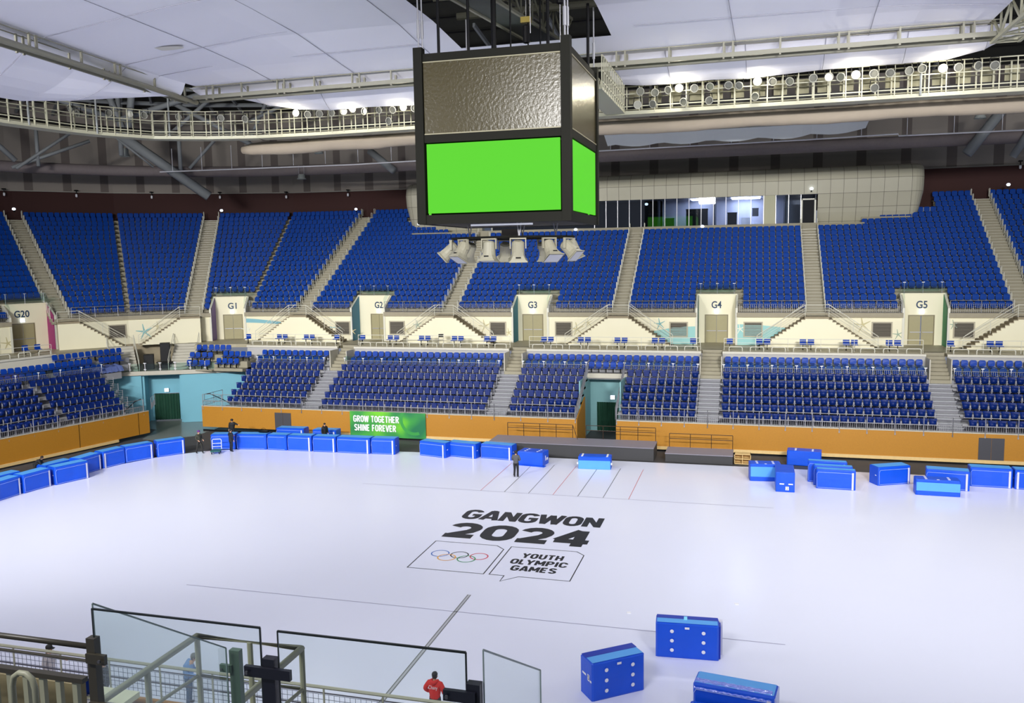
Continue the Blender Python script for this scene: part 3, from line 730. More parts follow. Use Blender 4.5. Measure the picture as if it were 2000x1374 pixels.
def shell_mb(w=0.46,h=0.42,z=0.44,pan=True):
    mb = MB(); hw = w/2
    pts = [(-hw*0.86,0),(hw*0.86,0),(hw,0.10),(hw,h-0.12),(hw*0.86,h-0.03),(hw*0.6,h),(-hw*0.6,h),(-hw*0.86,h-0.03),(-hw,h-0.12),(-hw,0.10)]
    f = [(p[0],0.02+0.12*p[1]-0.05*(abs(p[0])/hw)**2,z+p[1]) for p in pts]; b = [(p[0],0.05+0.12*p[1],z+p[1]) for p in pts]
    n = len(pts); mb.add(f+b,[tuple(range(n)),tuple(reversed(range(n,2*n)))]+[((i+1)%n,i,i+n,(i+1)%n+n) for i in range(n)])
    if pan:
        mb.add([(-hw*0.9,-0.36,z-0.02),(hw*0.9,-0.36,z-0.02),(hw*0.95,0.05,z-0.03),(-hw*0.95,0.05,z-0.03),(-hw*0.9,-0.36,z-0.07),(hw*0.9,-0.36,z-0.07),(hw*0.95,0.05,z-0.08),(-hw*0.95,0.05,z-0.08)],[(0,1,2,3),(5,4,7,6),(4,5,1,0),(1,5,6,2),(0,3,7,4)])
    return mb
def shell_leg_mb():
    mb = MB(); mb.box(-0.04,-0.1,0.0,0.04,0.0,0.37); mb.box(-0.12,-0.2,0.35,0.12,0.04,0.375); return mb
ME_TIP = seat_tip_mesh().mesh('tip_up_seat',SEATN,True); ME_BR = bracket_mb().mesh('support_bracket',GREYF)
ME_SH = shell_mb().mesh('shell_seat',SEATB); ME_LG = shell_leg_mb().mesh('seat_pedestal',DKM)
ME_UP = shell_mb(0.49,0.44,0.43).mesh('stadium_seat',SEATU)
def inview(P, m=30):
    d = (P[0],P[1],P[2]-14.5)
    c = [sum(RW[i][j]*d[i] for i in range(3)) for j in range(3)]
    if c[2] < 1: return False,0
    x = c[0]/c[2]*1676.52+1000; y = c[1]/c[2]*1676.52+687
    return (-m < x < 2000+m and -m < y < 1374+m), c[2]
def place_seats(lst, me, sub, name, cat, group, maxn, stuff_name, stuff_label, mats, block_geo):
    # lst: (pos, rz, label)
    vis = []; rest = []
    for it in lst:
        v,dpt = inview(it[0],20)
        (vis if v else rest).append((dpt,it))
    vis.sort(key=lambda t:t[0]); ind = vis[:maxn]; rest = [t for t in rest if inview(t[1][0],500)[0]]+vis[maxn:]
    for dpt,(p,rz,label) in ind:
        o = bpy.data.objects.new(name,me); COL.objects.link(o); o.location = p; o.rotation_euler = (0,0,rz)
        tag(o,label,cat,group)
        if sub:
            c = bpy.data.objects.new(sub[0],sub[1]); COL.objects.link(c); c.parent = o
    if rest:
        big = MB()
        for dpt,(p,rz,label) in rest:
            M = Matrix.Translation(p) @ Matrix.Rotation(rz,4,'Z')
            for k,g in enumerate(block_geo):
                big.k = k; big.add([M @ Vector(v) for v in g.v],g.f)
        o = big.build(stuff_name,mats); tag(o,stuff_label,cat,group,'stuff')
    return len(ind),len(rest)
tips = []; shells = []
BL = [(-43.1,-35.9,'left of the G2 aisle'),(-34.2,-19.95,'between G2 and G3'),(-18.05,-12.8,'between G3 and the tunnel'),(-9.35,-3.85,'between the tunnel and G4'),(-2.0,12.3,'between G4 and G5'),(14.15,26.5,'right of the G5 aisle')]
for bi,(a,b,bn) in enumerate(BL):
    for i in range(6):
        aa = a+(0.12 if i == 0 else 0); n = int((b-aa)/0.558)
        for k in range(n):
            x = aa+0.28+k*(b-aa-0.5)/max(1,n-1) if True else 0
            tips.append((Vector((x,LR(i)+0.42,LZ(i))),0.0,'navy tip-up seat, %s from left, %s row up, lower block %s' % (ordn(k+1),ordn(i+1),bn)))
for i in range(6):
    n = int((AE-0.6-A0R[i])/0.56); k2 = 0
    ga = 6.75+0.16*i*0.5
    for k in range(n):
        a = A0R[i]+0.3+0.56*k
        if ga-0.1 < a < ga+0.48: continue
        k2 += 1
        tips.append((PL(a,0.62+0.8*i,LZ(i)),math.atan2(NL.y,NL.x)-math.pi/2,'navy tip-up seat, %s from the tunnel, %s row up, left end stand' % (ordn(k2),ordn(i+1))))
SB = [(-42.9,-36.2,'left of the G2 aisle'),(-33.7,-19.9,'between G2 and G3'),(-17.9,-3.9,'between G3 and G4'),(-1.95,12.3,'between G4 and G5'),(14.25,26.5,'right of the G5 aisle')]
for (a,b,bn) in SB:
    for i in (6,7):
        n = int((b-a)/0.56)
        for k in range(n):
            shells.append((Vector((a+0.28+k*(b-a-0.5)/(n-1),LR(i)+0.42,LZ(i))),0.0,'blue shell seat, %s from left, %s fixed row, block %s' % (ordn(k+1),'front' if i == 6 else 'rear',bn)))
for i in (6,7):
    for k in range(29):
        a = A0R[i]+0.3+0.56*k
        if i == 6 and (a < 0.3 or 4.6 < a < 5.3): continue
        if i == 7 and 0.1 < a < 0.7: continue
        shells.append((PL(a,0.62+0.8*i,LZ(i)),math.atan2(NL.y,NL.x)-math.pi/2,'blue shell seat, %s from the platform, %s fixed row, left stand' % (ordn(k+1),'front' if i == 6 else 'rear')))
for k in range(11): shells.append((PL(-2.7+0.6*k,7.1,6.0),math.atan2(NL.y,NL.x)-math.pi/2,'blue shell seat, %s from the platform stairs, topmost row, left stand' % ordn(k+1)))
# small groups of seats right of the corner platform
for (i,xs,r) in ((0,[-49.0,-48.4,-47.8,-47.2],15.3),(1,[-49.0,-48.4,-47.8,-47.2],16.2),(2,[-48.8,-48.2,-47.6,-47.0,-46.4,-45.8],17.0)):
    for k,x in enumerate(xs): shells.append((Vector((x+0.3*(i==0)-0.0,CY+r-1.0-0.12*(k<2),4.75+0.6*i)),math.radians(8),'blue shell seat, %s from left, %s row of the group right of the platform stairs' % (ordn(k+1),('front','middle','rear')[i])))
for (i,xs,r) in ((0,[-46.0,-45.4,-44.8,-44.2],15.7),(1,[-45.8,-45.2,-44.6,-44.0,-43.4],16.5)):
    for k,x in enumerate(xs): shells.append((Vector((x,CY+r-1.0,4.9+0.55*i)),0.0,'blue shell seat, %s from left, %s row beside the end of the parapet' % (ordn(k+1),('front','rear')[i])))
mb = MB()
for i in range(3): mb.box(-49.4,65.9+0.85*i,4.65,-46.2,70.2,4.75+0.6*i)
for i in range(2): mb.box(-46.2,66.2+0.8*i,4.65,-43.3,70.2,4.9+0.55*i)
struct(mb.build('floor_corner_steps', CONC),'concrete steps under the seats right of the corner platform')
print('tips',place_seats(tips,ME_TIP,('support_bracket',ME_BR),'tip_up_seat','seat','navy tip-up seats of the lower stand',300,'tip_up_seat_rows','remaining navy tip-up seats of the far lower stand',[SEATN,GREYF],[seat_tip_mesh(),bracket_mb()]))
print('shells',place_seats(shells,ME_SH,('seat_pedestal',ME_LG),'shell_seat','seat','blue shell seats of the lower stand',300,'shell_seat_rows','remaining blue shell seats of the lower stand',[SEATB,DKM],[shell_mb(),shell_leg_mb()]))

# ================================================================ upper stand
UR = lambda i: 22.2+0.8*i
UZ = lambda i: 9.45+0.5*i
def maxrow(s):
    if -30.6 < s < 9.8: return 14
    if -32.3 < s < 11.5: return 15
    if -34.0 < s < 13.2: return 16
    if -36.0 < s < 16.4: return 17
    return 19
PORT = [(-18.95,1.65,'G3'),(-2.78,1.65,'G4'),(13.35,1.65,'G5'),(-34.7,1.65,'G2')]     # centre, half width
PORT_S = [(c-h,c+h) for c,h,n in PORT]+[(S(112.6),S(104.2)),(S(157.5),S(148.3))]
AIS = [(-26.6,0.75),(-10.9,0.72),(5.12,0.75),(20.4,0.75),(-41.5,0.78)]
def dthe(hw,r): return math.degrees(hw/r)
E0,E1 = S(172), XR
brk = sorted(set([E0,E1]+[x for p in PORT_S for x in p]+[-36.0,-34.0,-32.3,-30.6,9.8,11.5,13.2,16.4]))
mb = MB()
for a,b in zip(brk,brk[1:]):
    m_ = (a+b)/2; mr = maxrow(m_); st = 3 if any(p0 < m_ < p1 for p0,p1 in PORT_S) else 0
    ss = srange(a,b)
    for i in range(st,mr+1):
        r0 = UR(i); z = UZ(i); r1 = UR(i+1) if i < mr else (UR(i+1)+1.8 if mr == 19 else UR(i+1)+0.2)
        mb.strip([B(s,r0,z) for s in ss],[B(s,r1,z) for s in ss])
        mb.strip([B(s,r0,z-0.5) for s in ss],[B(s,r0,z) for s in ss])
struct(mb.build('floor_upper_terraces', CONC),'concrete terraces of the upper stand')
# seats of the upper stand
ups = []
blocks = [(-40.72,-27.35,'around portal G2'),(-25.85,-11.62,'around portal G3'),(-10.18,4.37,'around portal G4'),(5.87,19.65,'around portal G5'),(21.2,26.8,'at the far right')]
for (a,b,bn) in blocks:
    for i in range(20):
        n = int((b-a)/0.55); k2 = 0
        for k in range(n):
            x = a+0.275+k*(b-a-0.55)/(n-1)
            if i > maxrow(x)-(1 if maxrow(x) < 19 else 0) or (i <= 2 and any(p0-0.3 < x < p1+0.3 for p0,p1 in PORT_S)): continue
            k2 += 1
            ups.append((Vector((x,CY+UR(i)+0.46,UZ(i))),0.0,'blue stadium seat, %s from left, %s row up, upper block %s' % (ordn(k2),ordn(i+1),bn)))
def th_block(t0,hw0,t1,hw1,bn):
    for i in range(20):
        r = UR(i)+0.46; A = B(S(t1),r,UZ(i)); Z = B(S(t0),r,UZ(i)); d = (Z-A); L = d.length; d.normalize()
        nrm = normal_ang(S((t0+t1)/2)); a_ = hw1+0.08; b_ = L-hw0-0.08; n = max(1,int((b_-a_+0.1)/0.55)); k2 = 0
        for k in range(n):
            q = A+d*(a_+(b_-a_)*(k+0.5)/n)
            th = math.degrees(math.atan2(q.y-CY,q.x-CX)); s_ = S(th)
            if i <= 2 and any(p0-0.6 < s_ < p1+0.6 for p0,p1 in PORT_S): continue
            k2 += 1
            ups.append((q,nrm-math.pi/2,'blue stadium seat, %s from left, %s row up, upper block %s' % (ordn(k2),ordn(i+1),bn)))
th_block(90,0.35,103.3,0.1,'right of portal G1'); th_block(103.3,0.1,116.8,0.85,'around portal G1')
th_block(116.8,0.85,132,0.12,'left of the G1 aisle'); th_block(132,0.12,146.8,0.85,'beside the G20 aisle'); th_block(146.8,0.85,168,0.3,'above portal G20')
print('ups',place_seats(ups,ME_UP,None,'stadium_seat','seat','blue seats of the upper stand',300,'stadium_seat_rows','remaining blue seats of the upper stand',[SEATU],[shell_mb(0.49,0.44,0.43)]))
# aisles of the upper stand
ME_HR = MB()
for sx in (-0.0,):
    ME_HR.tube([(0,0,0),(0,0,0.92),(0,0.04,0.98),(0,0.3,0.98),(0,0.34,0.92),(0,0.34,0.25)],0.028,6)
ME_HR = ME_HR.mesh('handrail',WPAINT)
def upper_aisle(s, hw, label, top):
    o0 = B(s,22.0,9.2); ang = math.radians(max(90,90+(CX-s)))-math.pi/2
    r = empty('aisle_stairs',o0,ang); tag(r,label,'stairs')
    mb = MB()
    for i in range(top+1):
        y = 0.2+0.8*i; z = UZ(i)-9.2
        mb.box(-hw,y-0.4,z-0.49,hw,y,z-0.25); mb.box(-hw,y-0.02,z-0.3,hw,y+0.5,z+0.012)
    mb.build('steps',CONC,r)
    mb = MB()
    for i in range(top+1):
        for (y,z) in ((0.2+0.8*i-0.4,UZ(i)-9.45),(0.2+0.8*i-0.02,UZ(i)-9.2+0.012)):
            mb.box(-hw+0.01,y-0.012,z-0.02,hw-0.01,y+0.05,z+0.012)
    mb.build('nosing_strips',mat('nosing',(190,186,168),0.3),r)
    for i in range(top+1):
        for sx in (-hw-0.02,hw+0.02):
            c = bpy.data.objects.new('handrail',ME_HR); COL.objects.link(c); c.parent = r; c.location = (sx,0.2+0.8*i+0.1,UZ(i)-9.2)
upper_aisle(-26.6,0.72,'upper stand aisle stairs with white hoops between portals G2 and G3',14)
upper_aisle(-10.9,0.7,'upper stand aisle stairs with white hoops between portals G3 and G4',14)
upper_aisle(5.12,0.72,'upper stand aisle stairs with white hoops between portals G4 and G5',14)
upper_aisle(20.4,0.75,'upper stand aisle stairs with white hoops at the far right',19)
upper_aisle(-41.5,0.75,'upper stand aisle stairs with white hoops between portals G1 and G2',19)
upper_aisle(S(116.8),0.78,'upper stand aisle stairs with white hoops just left of portal G1',19)
upper_aisle(S(146.8),0.78,'upper stand aisle stairs with white hoops just right of portal G20',19)
# front guard of the upper stand
def up_rail(a,b,label):
    ss = srange(a,b); railing('guard_railing',label,[B(s,22.12,9.4) for s in ss],1.0,1.9,bal=0.15,rails=(1.0,),bal_h=(0.04,0.72),mtl=STEEL,group='front railings of the upper stand')
up_rail(-40.5,-36.4,'barred railing of the upper stand left of portal G2'); up_rail(-33.0,-27.5,'barred railing of the upper stand right of portal G2')
up_rail(-25.7,-20.7,'barred railing of the upper stand left of portal G3'); up_rail(-17.2,-11.8,'barred railing of the upper stand right of portal G3')
up_rail(-10.0,-4.5,'barred railing of the upper stand left of portal G4'); up_rail(-1.05,4.2,'barred railing of the upper stand right of portal G4')
up_rail(6.0,11.6,'barred railing of the upper stand left of portal G5'); up_rail(15.1,19.5,'barred railing of the upper stand right of portal G5')
up_rail(21.3,26.5,'barred railing of the upper stand at the far right edge'); up_rail(S(103.9),-42.4,'barred railing of the upper stand right of portal G1')
up_rail(S(144.4),S(118.9),'barred railing of the upper stand between portals G20 and G1'); up_rail(S(169),S(158),'barred railing of the upper stand left of portal G20')
# ================================================================ cream wall and portals
def frame(s, r, z): return Matrix.Translation(B(s,r,z)) @ Matrix.Rotation(normal_ang(s)-math.pi/2,4,'Z')
P_ALL = [(-34.7,1.65),(-18.95,1.6),(-2.78,1.6),(13.35,1.6),(S(108.4),1.6),(S(152.9),1.75)]
mb = MB()
cuts = sorted(PORT_S)
for a,b in gaps(E0,E1,cuts):
    ss = srange(a,b)
    mb.strip([B(s,22.0,6.7) for s in ss],[B(s,22.0,9.0) for s in ss]); mb.strip([B(s,22.0,9.0) for s in ss],[B(s,21.85,9.05) for s in ss][::1])
cw = struct(mb.build('wall_walkway', CREAM),'cream painted wall behind the walkway')
mb = MB()
for a,b in gaps(E0,E1,cuts):
    ss = srange(a,b)
    mb.strip([B(s,21.9,9.05) for s in ss],[B(s,21.9,9.42) for s in ss]); mb.strip([B(s,21.9,9.42) for s in ss],[B(s,22.3,9.44) for s in ss]); mb.strip([B(s,22.0,9.0) for s in ss],[B(s,21.9,9.05) for s in ss])
struct(mb.build('trim_12', mat('ledge_concrete',(156,148,126),0.7,noise=0.08)),'concrete ledge along the foot of the upper stand')
def decal(name, m, pts2, parent, s, z0, y=-0.012, label=None):
    F = frame(s,22.0,z0); mb = MB(); mb.face([F @ Vector((p[0],y,p[1])) for p in pts2]); o = mb.build(name,m,parent)
    if label: o['label'] = label
    return o
def starfish(s, z, sz, m, label):
    F = frame(s,22.0,z); mb = MB()
    for k in range(5):
        a = math.radians(90+72*k+10); d = Vector((math.cos(a),0,math.sin(a))); e = Vector((-math.sin(a),0,math.cos(a)))
        P = [d*sz+e*sz*0.04, e*sz*0.11, -e*sz*0.11, d*sz-e*sz*0.04]
        mb.face([F @ (p+Vector((0,-0.02-0.003*k,0))) for p in P])
    o = mb.build('painted_starfish',m,cw); o['label'] = label
SFT = mat('starfish_teal',(124,176,176),0.6); SFS = mat('starfish_sand',(196,186,140),0.6); SFG = mat('starfish_grey',(150,170,150),0.6); SFW = mat('starfish_white',(226,226,206),0.6)
for s,z,sz,m_,l in ((S(128.5),7.85,0.75,SFT,'teal starfish above the corner platform'),(S(125.3),8.3,0.5,SFS,'sand starfish above the corner platform'),(S(158.6),7.6,0.55,SFS,'sand starfish left of portal G20'),
   (S(103.6),7.75,0.6,SFW,'white starfish right of portal G1'),(-29.7,8.24,0.45,SFG,'small starfish right of portal G2'),(-30.9,7.75,0.55,SFS,'sand starfish right of portal G2'),
   (-23.2,8.14,0.62,SFS,'sand starfish left of portal G3'),(-20.95,7.6,0.42,SFS,'small starfish left of portal G3'),(-7.5,8.45,0.5,SFT,'teal starfish left of portal G4'),
   (-14.7,7.95,0.62,SFS,'sand starfish right of portal G3'),(-13.7,8.5,0.4,SFS,'small starfish right of portal G3'),(-0.85,8.06,0.45,SFW,'white starfish right of portal G4'),(3.6,7.35,0.5,SFW,'pale starfish in the wave right of portal G4'),
   (8.7,8.45,0.65,SFS,'sand starfish left of portal G5'),(11.35,7.7,0.42,SFG,'small grey green starfish left of portal G5'),(15.35,8.5,0.4,SFG,'small starfish right of portal G5'),(-36.3,7.6,0.4,SFS,'small starfish left of portal G2')):
    starfish(s,z,sz,m_,l)
WAVE = mat('wave_pale_teal',(150,200,196),0.6); WAVE2 = mat('wave_sky_blue',(126,180,190),0.6)
def wave(fnlo, fnhi, a, b, n, m, label):
    A = []; Bq = []
    for i in range(n+1):
        s = a+(b-a)*i/n; A.append(B(s,21.985,6.7+fnlo(s))); Bq.append(B(s,21.985,6.7+fnhi(s)))
    mb = MB(); mb.strip(A,Bq); o = mb.build('painted_wave',m,cw); o['label'] = label
wave(lambda s:0.02, lambda s: max(0.03,1.55*math.sin(min(1,max(0,(s+12.2)/8.0))*math.pi/2)), -11.8,-4.4,16,WAVE,'pale teal wave left of portal G4')
wave(lambda s:0.02, lambda s: max(0.03,1.75*math.cos(min(1,max(0,(s+1.1)/10.5))*math.pi/2)), -1.15,9.3,20,WAVE,'pale teal wave right of portal G4')
wave(lambda s:1.72-0.55*min(1.0,(s+56.2)/19.0)**1.6, lambda s:2.12-0.9*min(1.0,(s+56.2)/19.0)**1.4, -56.1,-37.5,30,WAVE2,'sky blue swoosh right of portal G1')
# portals
def portal(s, hw, name, side_l, side_r, txtlabel, doorx, dw, left_open=False):
    F = frame(s,22.0,6.7); r = empty('portal_'+'gate'); r.matrix_world = F
    r.name = 'wall_portal'; r['kind'] = 'structure'; r['label'] = 'recessed entrance portal marked '+name
    D = 1.6; H = 4.15; hf = 3.1
    mb = MB(); x0 = doorx-dw/2; x1 = doorx+dw/2
    mb.box(-hw,D,0,x0,D+0.1,H); mb.box(x1,D,0,hw,D+0.1,H); mb.box(x0,D,2.45,x1,D+0.1,H)
    mb.build('back_wall',CREAM,r)
    for sx,col in ((-1,side_l),(1,side_r)):
        mb = MB(); x = sx*hw; t = 0.02*sx
        pl = [(x,0.02,0),(x,D,0),(x,D,H),(x,0.02,hf)]
        mb.add([(p[0]-t,p[1],p[2]) for p in pl]+[(p[0],p[1],p[2]) for p in pl],[(0,1,2,3),(7,6,5,4)])
        mb.build('side_wall',col,r)
        mb = MB(); mb.add([(x,-0.06,0),(x+0.18*sx,-0.06,0),(x+0.18*sx,-0.06,hf),(x,-0.06,hf),(x,D+0.1,H+0.04),(x+0.18*sx,D+0.1,H+0.04),(x+0.18*sx,D+0.1,H-1.2),(x+0.18*sx,0.2,2)],[(0,1,2,3),(3,2,5,4),(1,7,2),(2,7,6,5)])
        mb.build('edge_frame',WPAINT,r)
    mb = MB(); mb.box(-hw-0.1,D-0.05,H-0.02,hw+0.1,D+0.7,H+0.06); mb.build('lintel',CREAM,r)
    # glass guard on top
    mb = MB(); mb.box(-hw,D,H+0.25,hw,D+0.012,H+0.95); 
    for sx in (-1,1): mb.add([(sx*hw,0.1,hf+0.15),(sx*hw,D,H+0.25),(sx*hw,D,H+0.95),(sx*hw,0.1,hf+0.85)],[(0,1,2,3)])
    mb.build('glass_guard',GLASS,r)
    for x in (-hw*0.9,0,hw*0.9):
        mb = MB(); mb.tube([(x,D+0.02,H),(x,D+0.02,H+0.95)],0.025,6); mb.cbox((x,D+0.02,H+0.95),(0.22,0.06,0.05)); mb.build('guard_post',STEEL,r)
    if txtlabel:
        mb = MB(); wd = 0.42*len(name); add_text(mb,name,(doorx-wd/2,D-0.015,2.98),(1,0,0),(0,0,1),wd,0.62,0.02); mb.build('gate_number',mat('gate_number_blue',(16,52,84),0.5),r)
    # doors
    d = empty('door_2'); d.parent = None; d.matrix_world = F @ Matrix.Translation((doorx,D,0)); d['kind'] = 'structure'; d['label'] = 'khaki double door of portal '+name
    fr = MB(); fr.box(-dw/2,-0.03,0,-dw/2+0.07,0.08,2.45); fr.box(dw/2-0.07,-0.03,0,dw/2,0.08,2.45); fr.box(-dw/2+0.07,-0.028,2.38,dw/2-0.07,0.078,2.45); fr.build('door_frame',mat('door_frame_khaki',(132,122,90),0.5),d)
    for sx in (-1,1):
        a,b = (-dw/2+0.08,-0.012) if sx < 0 else (0.012,dw/2-0.08)
        if left_open and sx < 0:
            mb = MB(); mb.box(a,0.0,0.02,b-0.06,0.05,2.37)
        else:
            mb = MB(); mb.box(a,0.0,0.02,b,0.05,2.37)
        lf = mb.build('door_leaf',DOORM,d)
        mb = MB(); mb.box(a+0.08,-0.07,1.02,b-0.02,-0.02,1.08); mb.build('push_bar',STEEL,lf)
    sign_light(F @ Vector((doorx,D-0.08,2.72)),'round glowing exit light above the door of portal '+name, normal_ang(s)-math.pi/2,(0.36,0.1,0.32))
PURP = mat('portal_purple',(120,96,160),0.6); MAG = mat('portal_magenta',(158,44,112),0.6); BLU = mat('portal_blue',(60,126,160),0.6); TL2 = mat('portal_deep_teal',(30,110,130),0.6); GRN = mat('portal_green',(36,140,92),0.6); DTE = mat('portal_dark_teal',(60,110,104),0.6)
portal(S(152.9),1.75,'G20',CREAM,MAG,True,-0.35,2.0)
portal(S(108.4),1.55,'G1',PURP,CREAM,True,0.1,1.9)
portal(-34.7,1.6,'G2',BLU,CREAM,True,0.45,1.75)
portal(-18.95,1.55,'G3',TL2,CREAM,True,-0.15,1.95)
portal(-2.78,1.55,'G4',DTE,CREAM,True,-0.05,1.95)
portal(13.35,1.55,'G5',CREAM,GRN,True,-0.05,1.98,True)
# louvres
def louvre(s, z, label):
    r = empty('ventilation_louvre'); r.matrix_world = frame(s,22.0,z); tag(r,label,'vent','wall louvres')
    mb = MB(); w_,h_ = 1.55,1.3
    mb.box(-w_/2,-0.06,-h_/2,-w_/2+0.1,0,h_/2); mb.box(w_/2-0.1,-0.06,-h_/2,w_/2,0,h_/2); mb.box(-w_/2+0.1,-0.058,-h_/2,w_/2-0.1,0,-h_/2+0.1); mb.box(-w_/2+0.1,-0.058,h_/2-0.1,w_/2-0.1,0,h_/2); mb.build('louvre_frame',mat('louvre_frame',(176,168,146),0.6),r)
    mb = MB(); mb.box(-w_/2+0.1,-0.005,-h_/2+0.1,w_/2-0.1,-0.001,h_/2-0.1)
    mb.build('dark_opening',mat('louvre_dark',(60,56,48),0.8),r)
    mb = MB()
    for k in range(10):
        z_ = -h_/2+0.13+k*0.11; mb.add([(-w_/2+0.1,-0.05,z_),(w_/2-0.1,-0.05,z_),(w_/2-0.1,-0.015,z_+0.06),(-w_/2+0.1,-0.015,z_+0.06),(-w_/2+0.1,-0.05,z_+0.012),(w_/2-0.1,-0.05,z_+0.012)],[(0,1,2,3),(4,5,1,0)])
    mb.build('slats',LOUV,r)
for s,z,l in ((S(134.6),8.0,'louvre above the corner platform'),(S(162.4),7.95,'louvre left of portal G20'),(-37.3,7.9,'louvre left of portal G2'),(-31.75,7.95,'louvre right of portal G2'),(-21.95,7.93,'louvre left of portal G3'),(-15.9,7.96,'louvre right of portal G3'),(-5.9,7.98,'louvre left of portal G4'),(0.2,8.02,'louvre right of portal G4'),(10.15,8.05,'louvre left of portal G5'),(16.1,8.08,'louvre right of portal G5')):
    louvre(s,z,'square grey '+l)
# pyramid stairs in front of the cream wall
def pyramid(s, left, right, label, hw=0.9):
    r = empty('twin_stairs'); r.matrix_world = frame(s,22.0,6.7); tag(r,label,'stairs')
    Hh = 2.5; n = 13; run = 0.285; ri = Hh/n; yf = -1.35
    mb = MB(); mb.box(-hw,yf,Hh-0.18,hw,0,Hh)
    body = MB(); poly = [(-hw,0),(-hw,Hh-0.18)]
    body.box(-hw,yf+0.02,0,hw,yf+0.12,Hh-0.18)
    for sx,on in ((-1,left),(1,right)):
        if not on: continue
        for k in range(n):
            x = sx*(hw+run*k); x2 = sx*(hw+run*(k+1)); z = Hh-ri*(k+1)
            mb.box(min(x,x2)-0.02,yf,z-0.07,max(x,x2)+0.02,0,z)
            mb.box(min(x,x+sx*0.03),yf,z,max(x,x+sx*0.03),0,z+ri-0.02)
            body.box(min(x,x2),yf+0.02,0,max(x,x2),yf+0.12,max(0.02,z-0.07))
    mb.build('steps',mat('stair_tread',(146,134,108),0.7,noise=0.08),r)
    body.build('side_wall',CREAM,r)
    def hp(z0):
        P = []
        if left: P += [(-hw-run*n,yf+0.03,z0)]
        P += [(-hw,yf+0.03,Hh+z0),(hw,yf+0.03,Hh+z0)]
        if right: P += [(hw+run*n,yf+0.03,z0)]
        return P
    mb = MB()
    mb.tube(hp(0.95),0.028,6)
    for z0 in (0.3,0.5,0.7): mb.tube(hp(z0),0.013,5)
    mb.build('handrail',WPAINT,r)
    xs = [-hw,hw]
    if left: xs += [-hw-run*6.5,-hw-run*n]
    if right: xs += [hw+run*6.5,hw+run*n]
    for x in xs:
        z = Hh if abs(x) <= hw+0.01 else Hh-(abs(x)-hw)/run*ri
        mb = MB(); mb.tube([(x,yf+0.03,max(0,z)),(x,yf+0.03,z+0.95)],0.022,6); mb.build('rail_post',WPAINT,r)
    if left:  # wall-side handrail
        mb = MB(); mb.tube([(-hw-run*n+0.4,-0.08,0.95),(-hw,-0.08,Hh+0.95)],0.022,6); mb.build('handrail',WPAINT,r)
    if right:
        mb = MB(); mb.tube([(hw+run*n-0.4,-0.08,0.95),(hw,-0.08,Hh+0.95)],0.022,6); mb.build('handrail',WPAINT,r)
pyramid(-41.3,True,True,'double flight of walkway stairs between portals G1 and G2')
pyramid(-26.6,True,True,'double flight of walkway stairs between portals G2 and G3')
pyramid(-10.9,True,True,'double flight of walkway stairs between portals G3 and G4')
pyramid(5.12,True,True,'double flight of walkway stairs between portals G4 and G5')
pyramid(20.4,True,False,'walkway stairs at the far right, right of portal G5')
pyramid(S(145.6),False,True,'single flight of walkway stairs right of portal G20')
pyramid(S(117.6),True,False,'single flight of walkway stairs left of portal G1')
# walkway railing, hoops, companion seats
RW_SEG = [(-44.6,-35.6,'left of the G2 aisle'),(-33.8,-19.7,'between the G2 and G3 aisles'),(-18.0,-3.85,'between the G3 and G4 aisles'),(-2.0,12.5,'between the G4 and G5 aisles'),(14.1,26.5,'right of the G5 aisle')]
HOOP = MB(); HOOP.tube([(-0.5,0,0),(-0.5,0,0.28),(-0.42,0,0.38),(0.42,0,0.38),(0.5,0,0.28),(0.5,0,0)],0.04,6); HOOP = HOOP.mesh('barrier_hoop',WPAINT,True)
for a,b,l in RW_SEG:
    railing('walkway_railing','white three-bar walkway railing '+l,[(a,WY-0.25,WZ),(b,WY-0.25,WZ)],0.95,2.4,bal=0,mtl=WPAINT,rails=(1.0,0.62,0.3),group='white walkway railings',rr=0.026)
    n = int((b-a)/1.5)
    for k in range(n):
        o = bpy.data.objects.new('barrier_hoop',HOOP); COL.objects.link(o); o.location = (a+0.9+k*(b-a-1.6)/max(1,n-1),WY-0.72,6.66)
        tag(o,'white tubular hoop on the parapet, %s from left, %s' % (ordn(k+1),l),'hoop barrier','hoops on the walkway parapet')
for k in range(3):
    o = bpy.data.objects.new('barrier_hoop',HOOP); COL.objects.link(o); o.location = PL(3.8+1.7*k,7.65,6.9); o.rotation_euler = (0,0,math.atan2(-UL.y,-UL.x))
    tag(o,'white tubular hoop on the left end parapet, %s from the platform' % ordn(k+1),'hoop barrier','hoops on the walkway parapet')
railing('walkway_railing','white walkway railing in front of portal G20',[PL(3.0,8.0,6.75),PL(10,8.0,6.75)],0.95,2.4,bal=0,mtl=WPAINT,rails=(1.0,0.62,0.3),group='white walkway railings')
CS_B = MB(); CS_B.box(-0.24,0.1,0.46,0.24,0.15,0.86); CS_B = CS_B.mesh('backrest',SEATB)
CS_S = MB(); CS_S.box(-0.24,-0.28,0.42,0.24,0.12,0.47); CS_S = CS_S.mesh('seat',SEATB)
CS_L = MB(); CS_L.box(-0.03,-0.03,0,0.03,0.03,0.42); CS_L.box(-0.05,-0.18,0,0.05,0.12,0.03); CS_L = CS_L.mesh('leg',DKM)
CS_T = MB(); CS_T.box(-0.24,0.09,0.68,0.24,0.10,0.71); CS_T = CS_T.mesh('edge_band',TAPE)
xs = [-45.4,-42.4,-41.8,-39.6,-39.0,-36.5,-33.9,-31.2,-30.6,-28.2,-27.6,-25.1,-24.5,-22.1,-21.5,-17.0,-16.4,-13.8,-13.2,-10.7,-10.1,-7.6,-7.0,-4.5,-1.6,0.7,1.3,4.0,4.6,7.2,7.8,10.3,10.9,14.6,17.3,17.9]
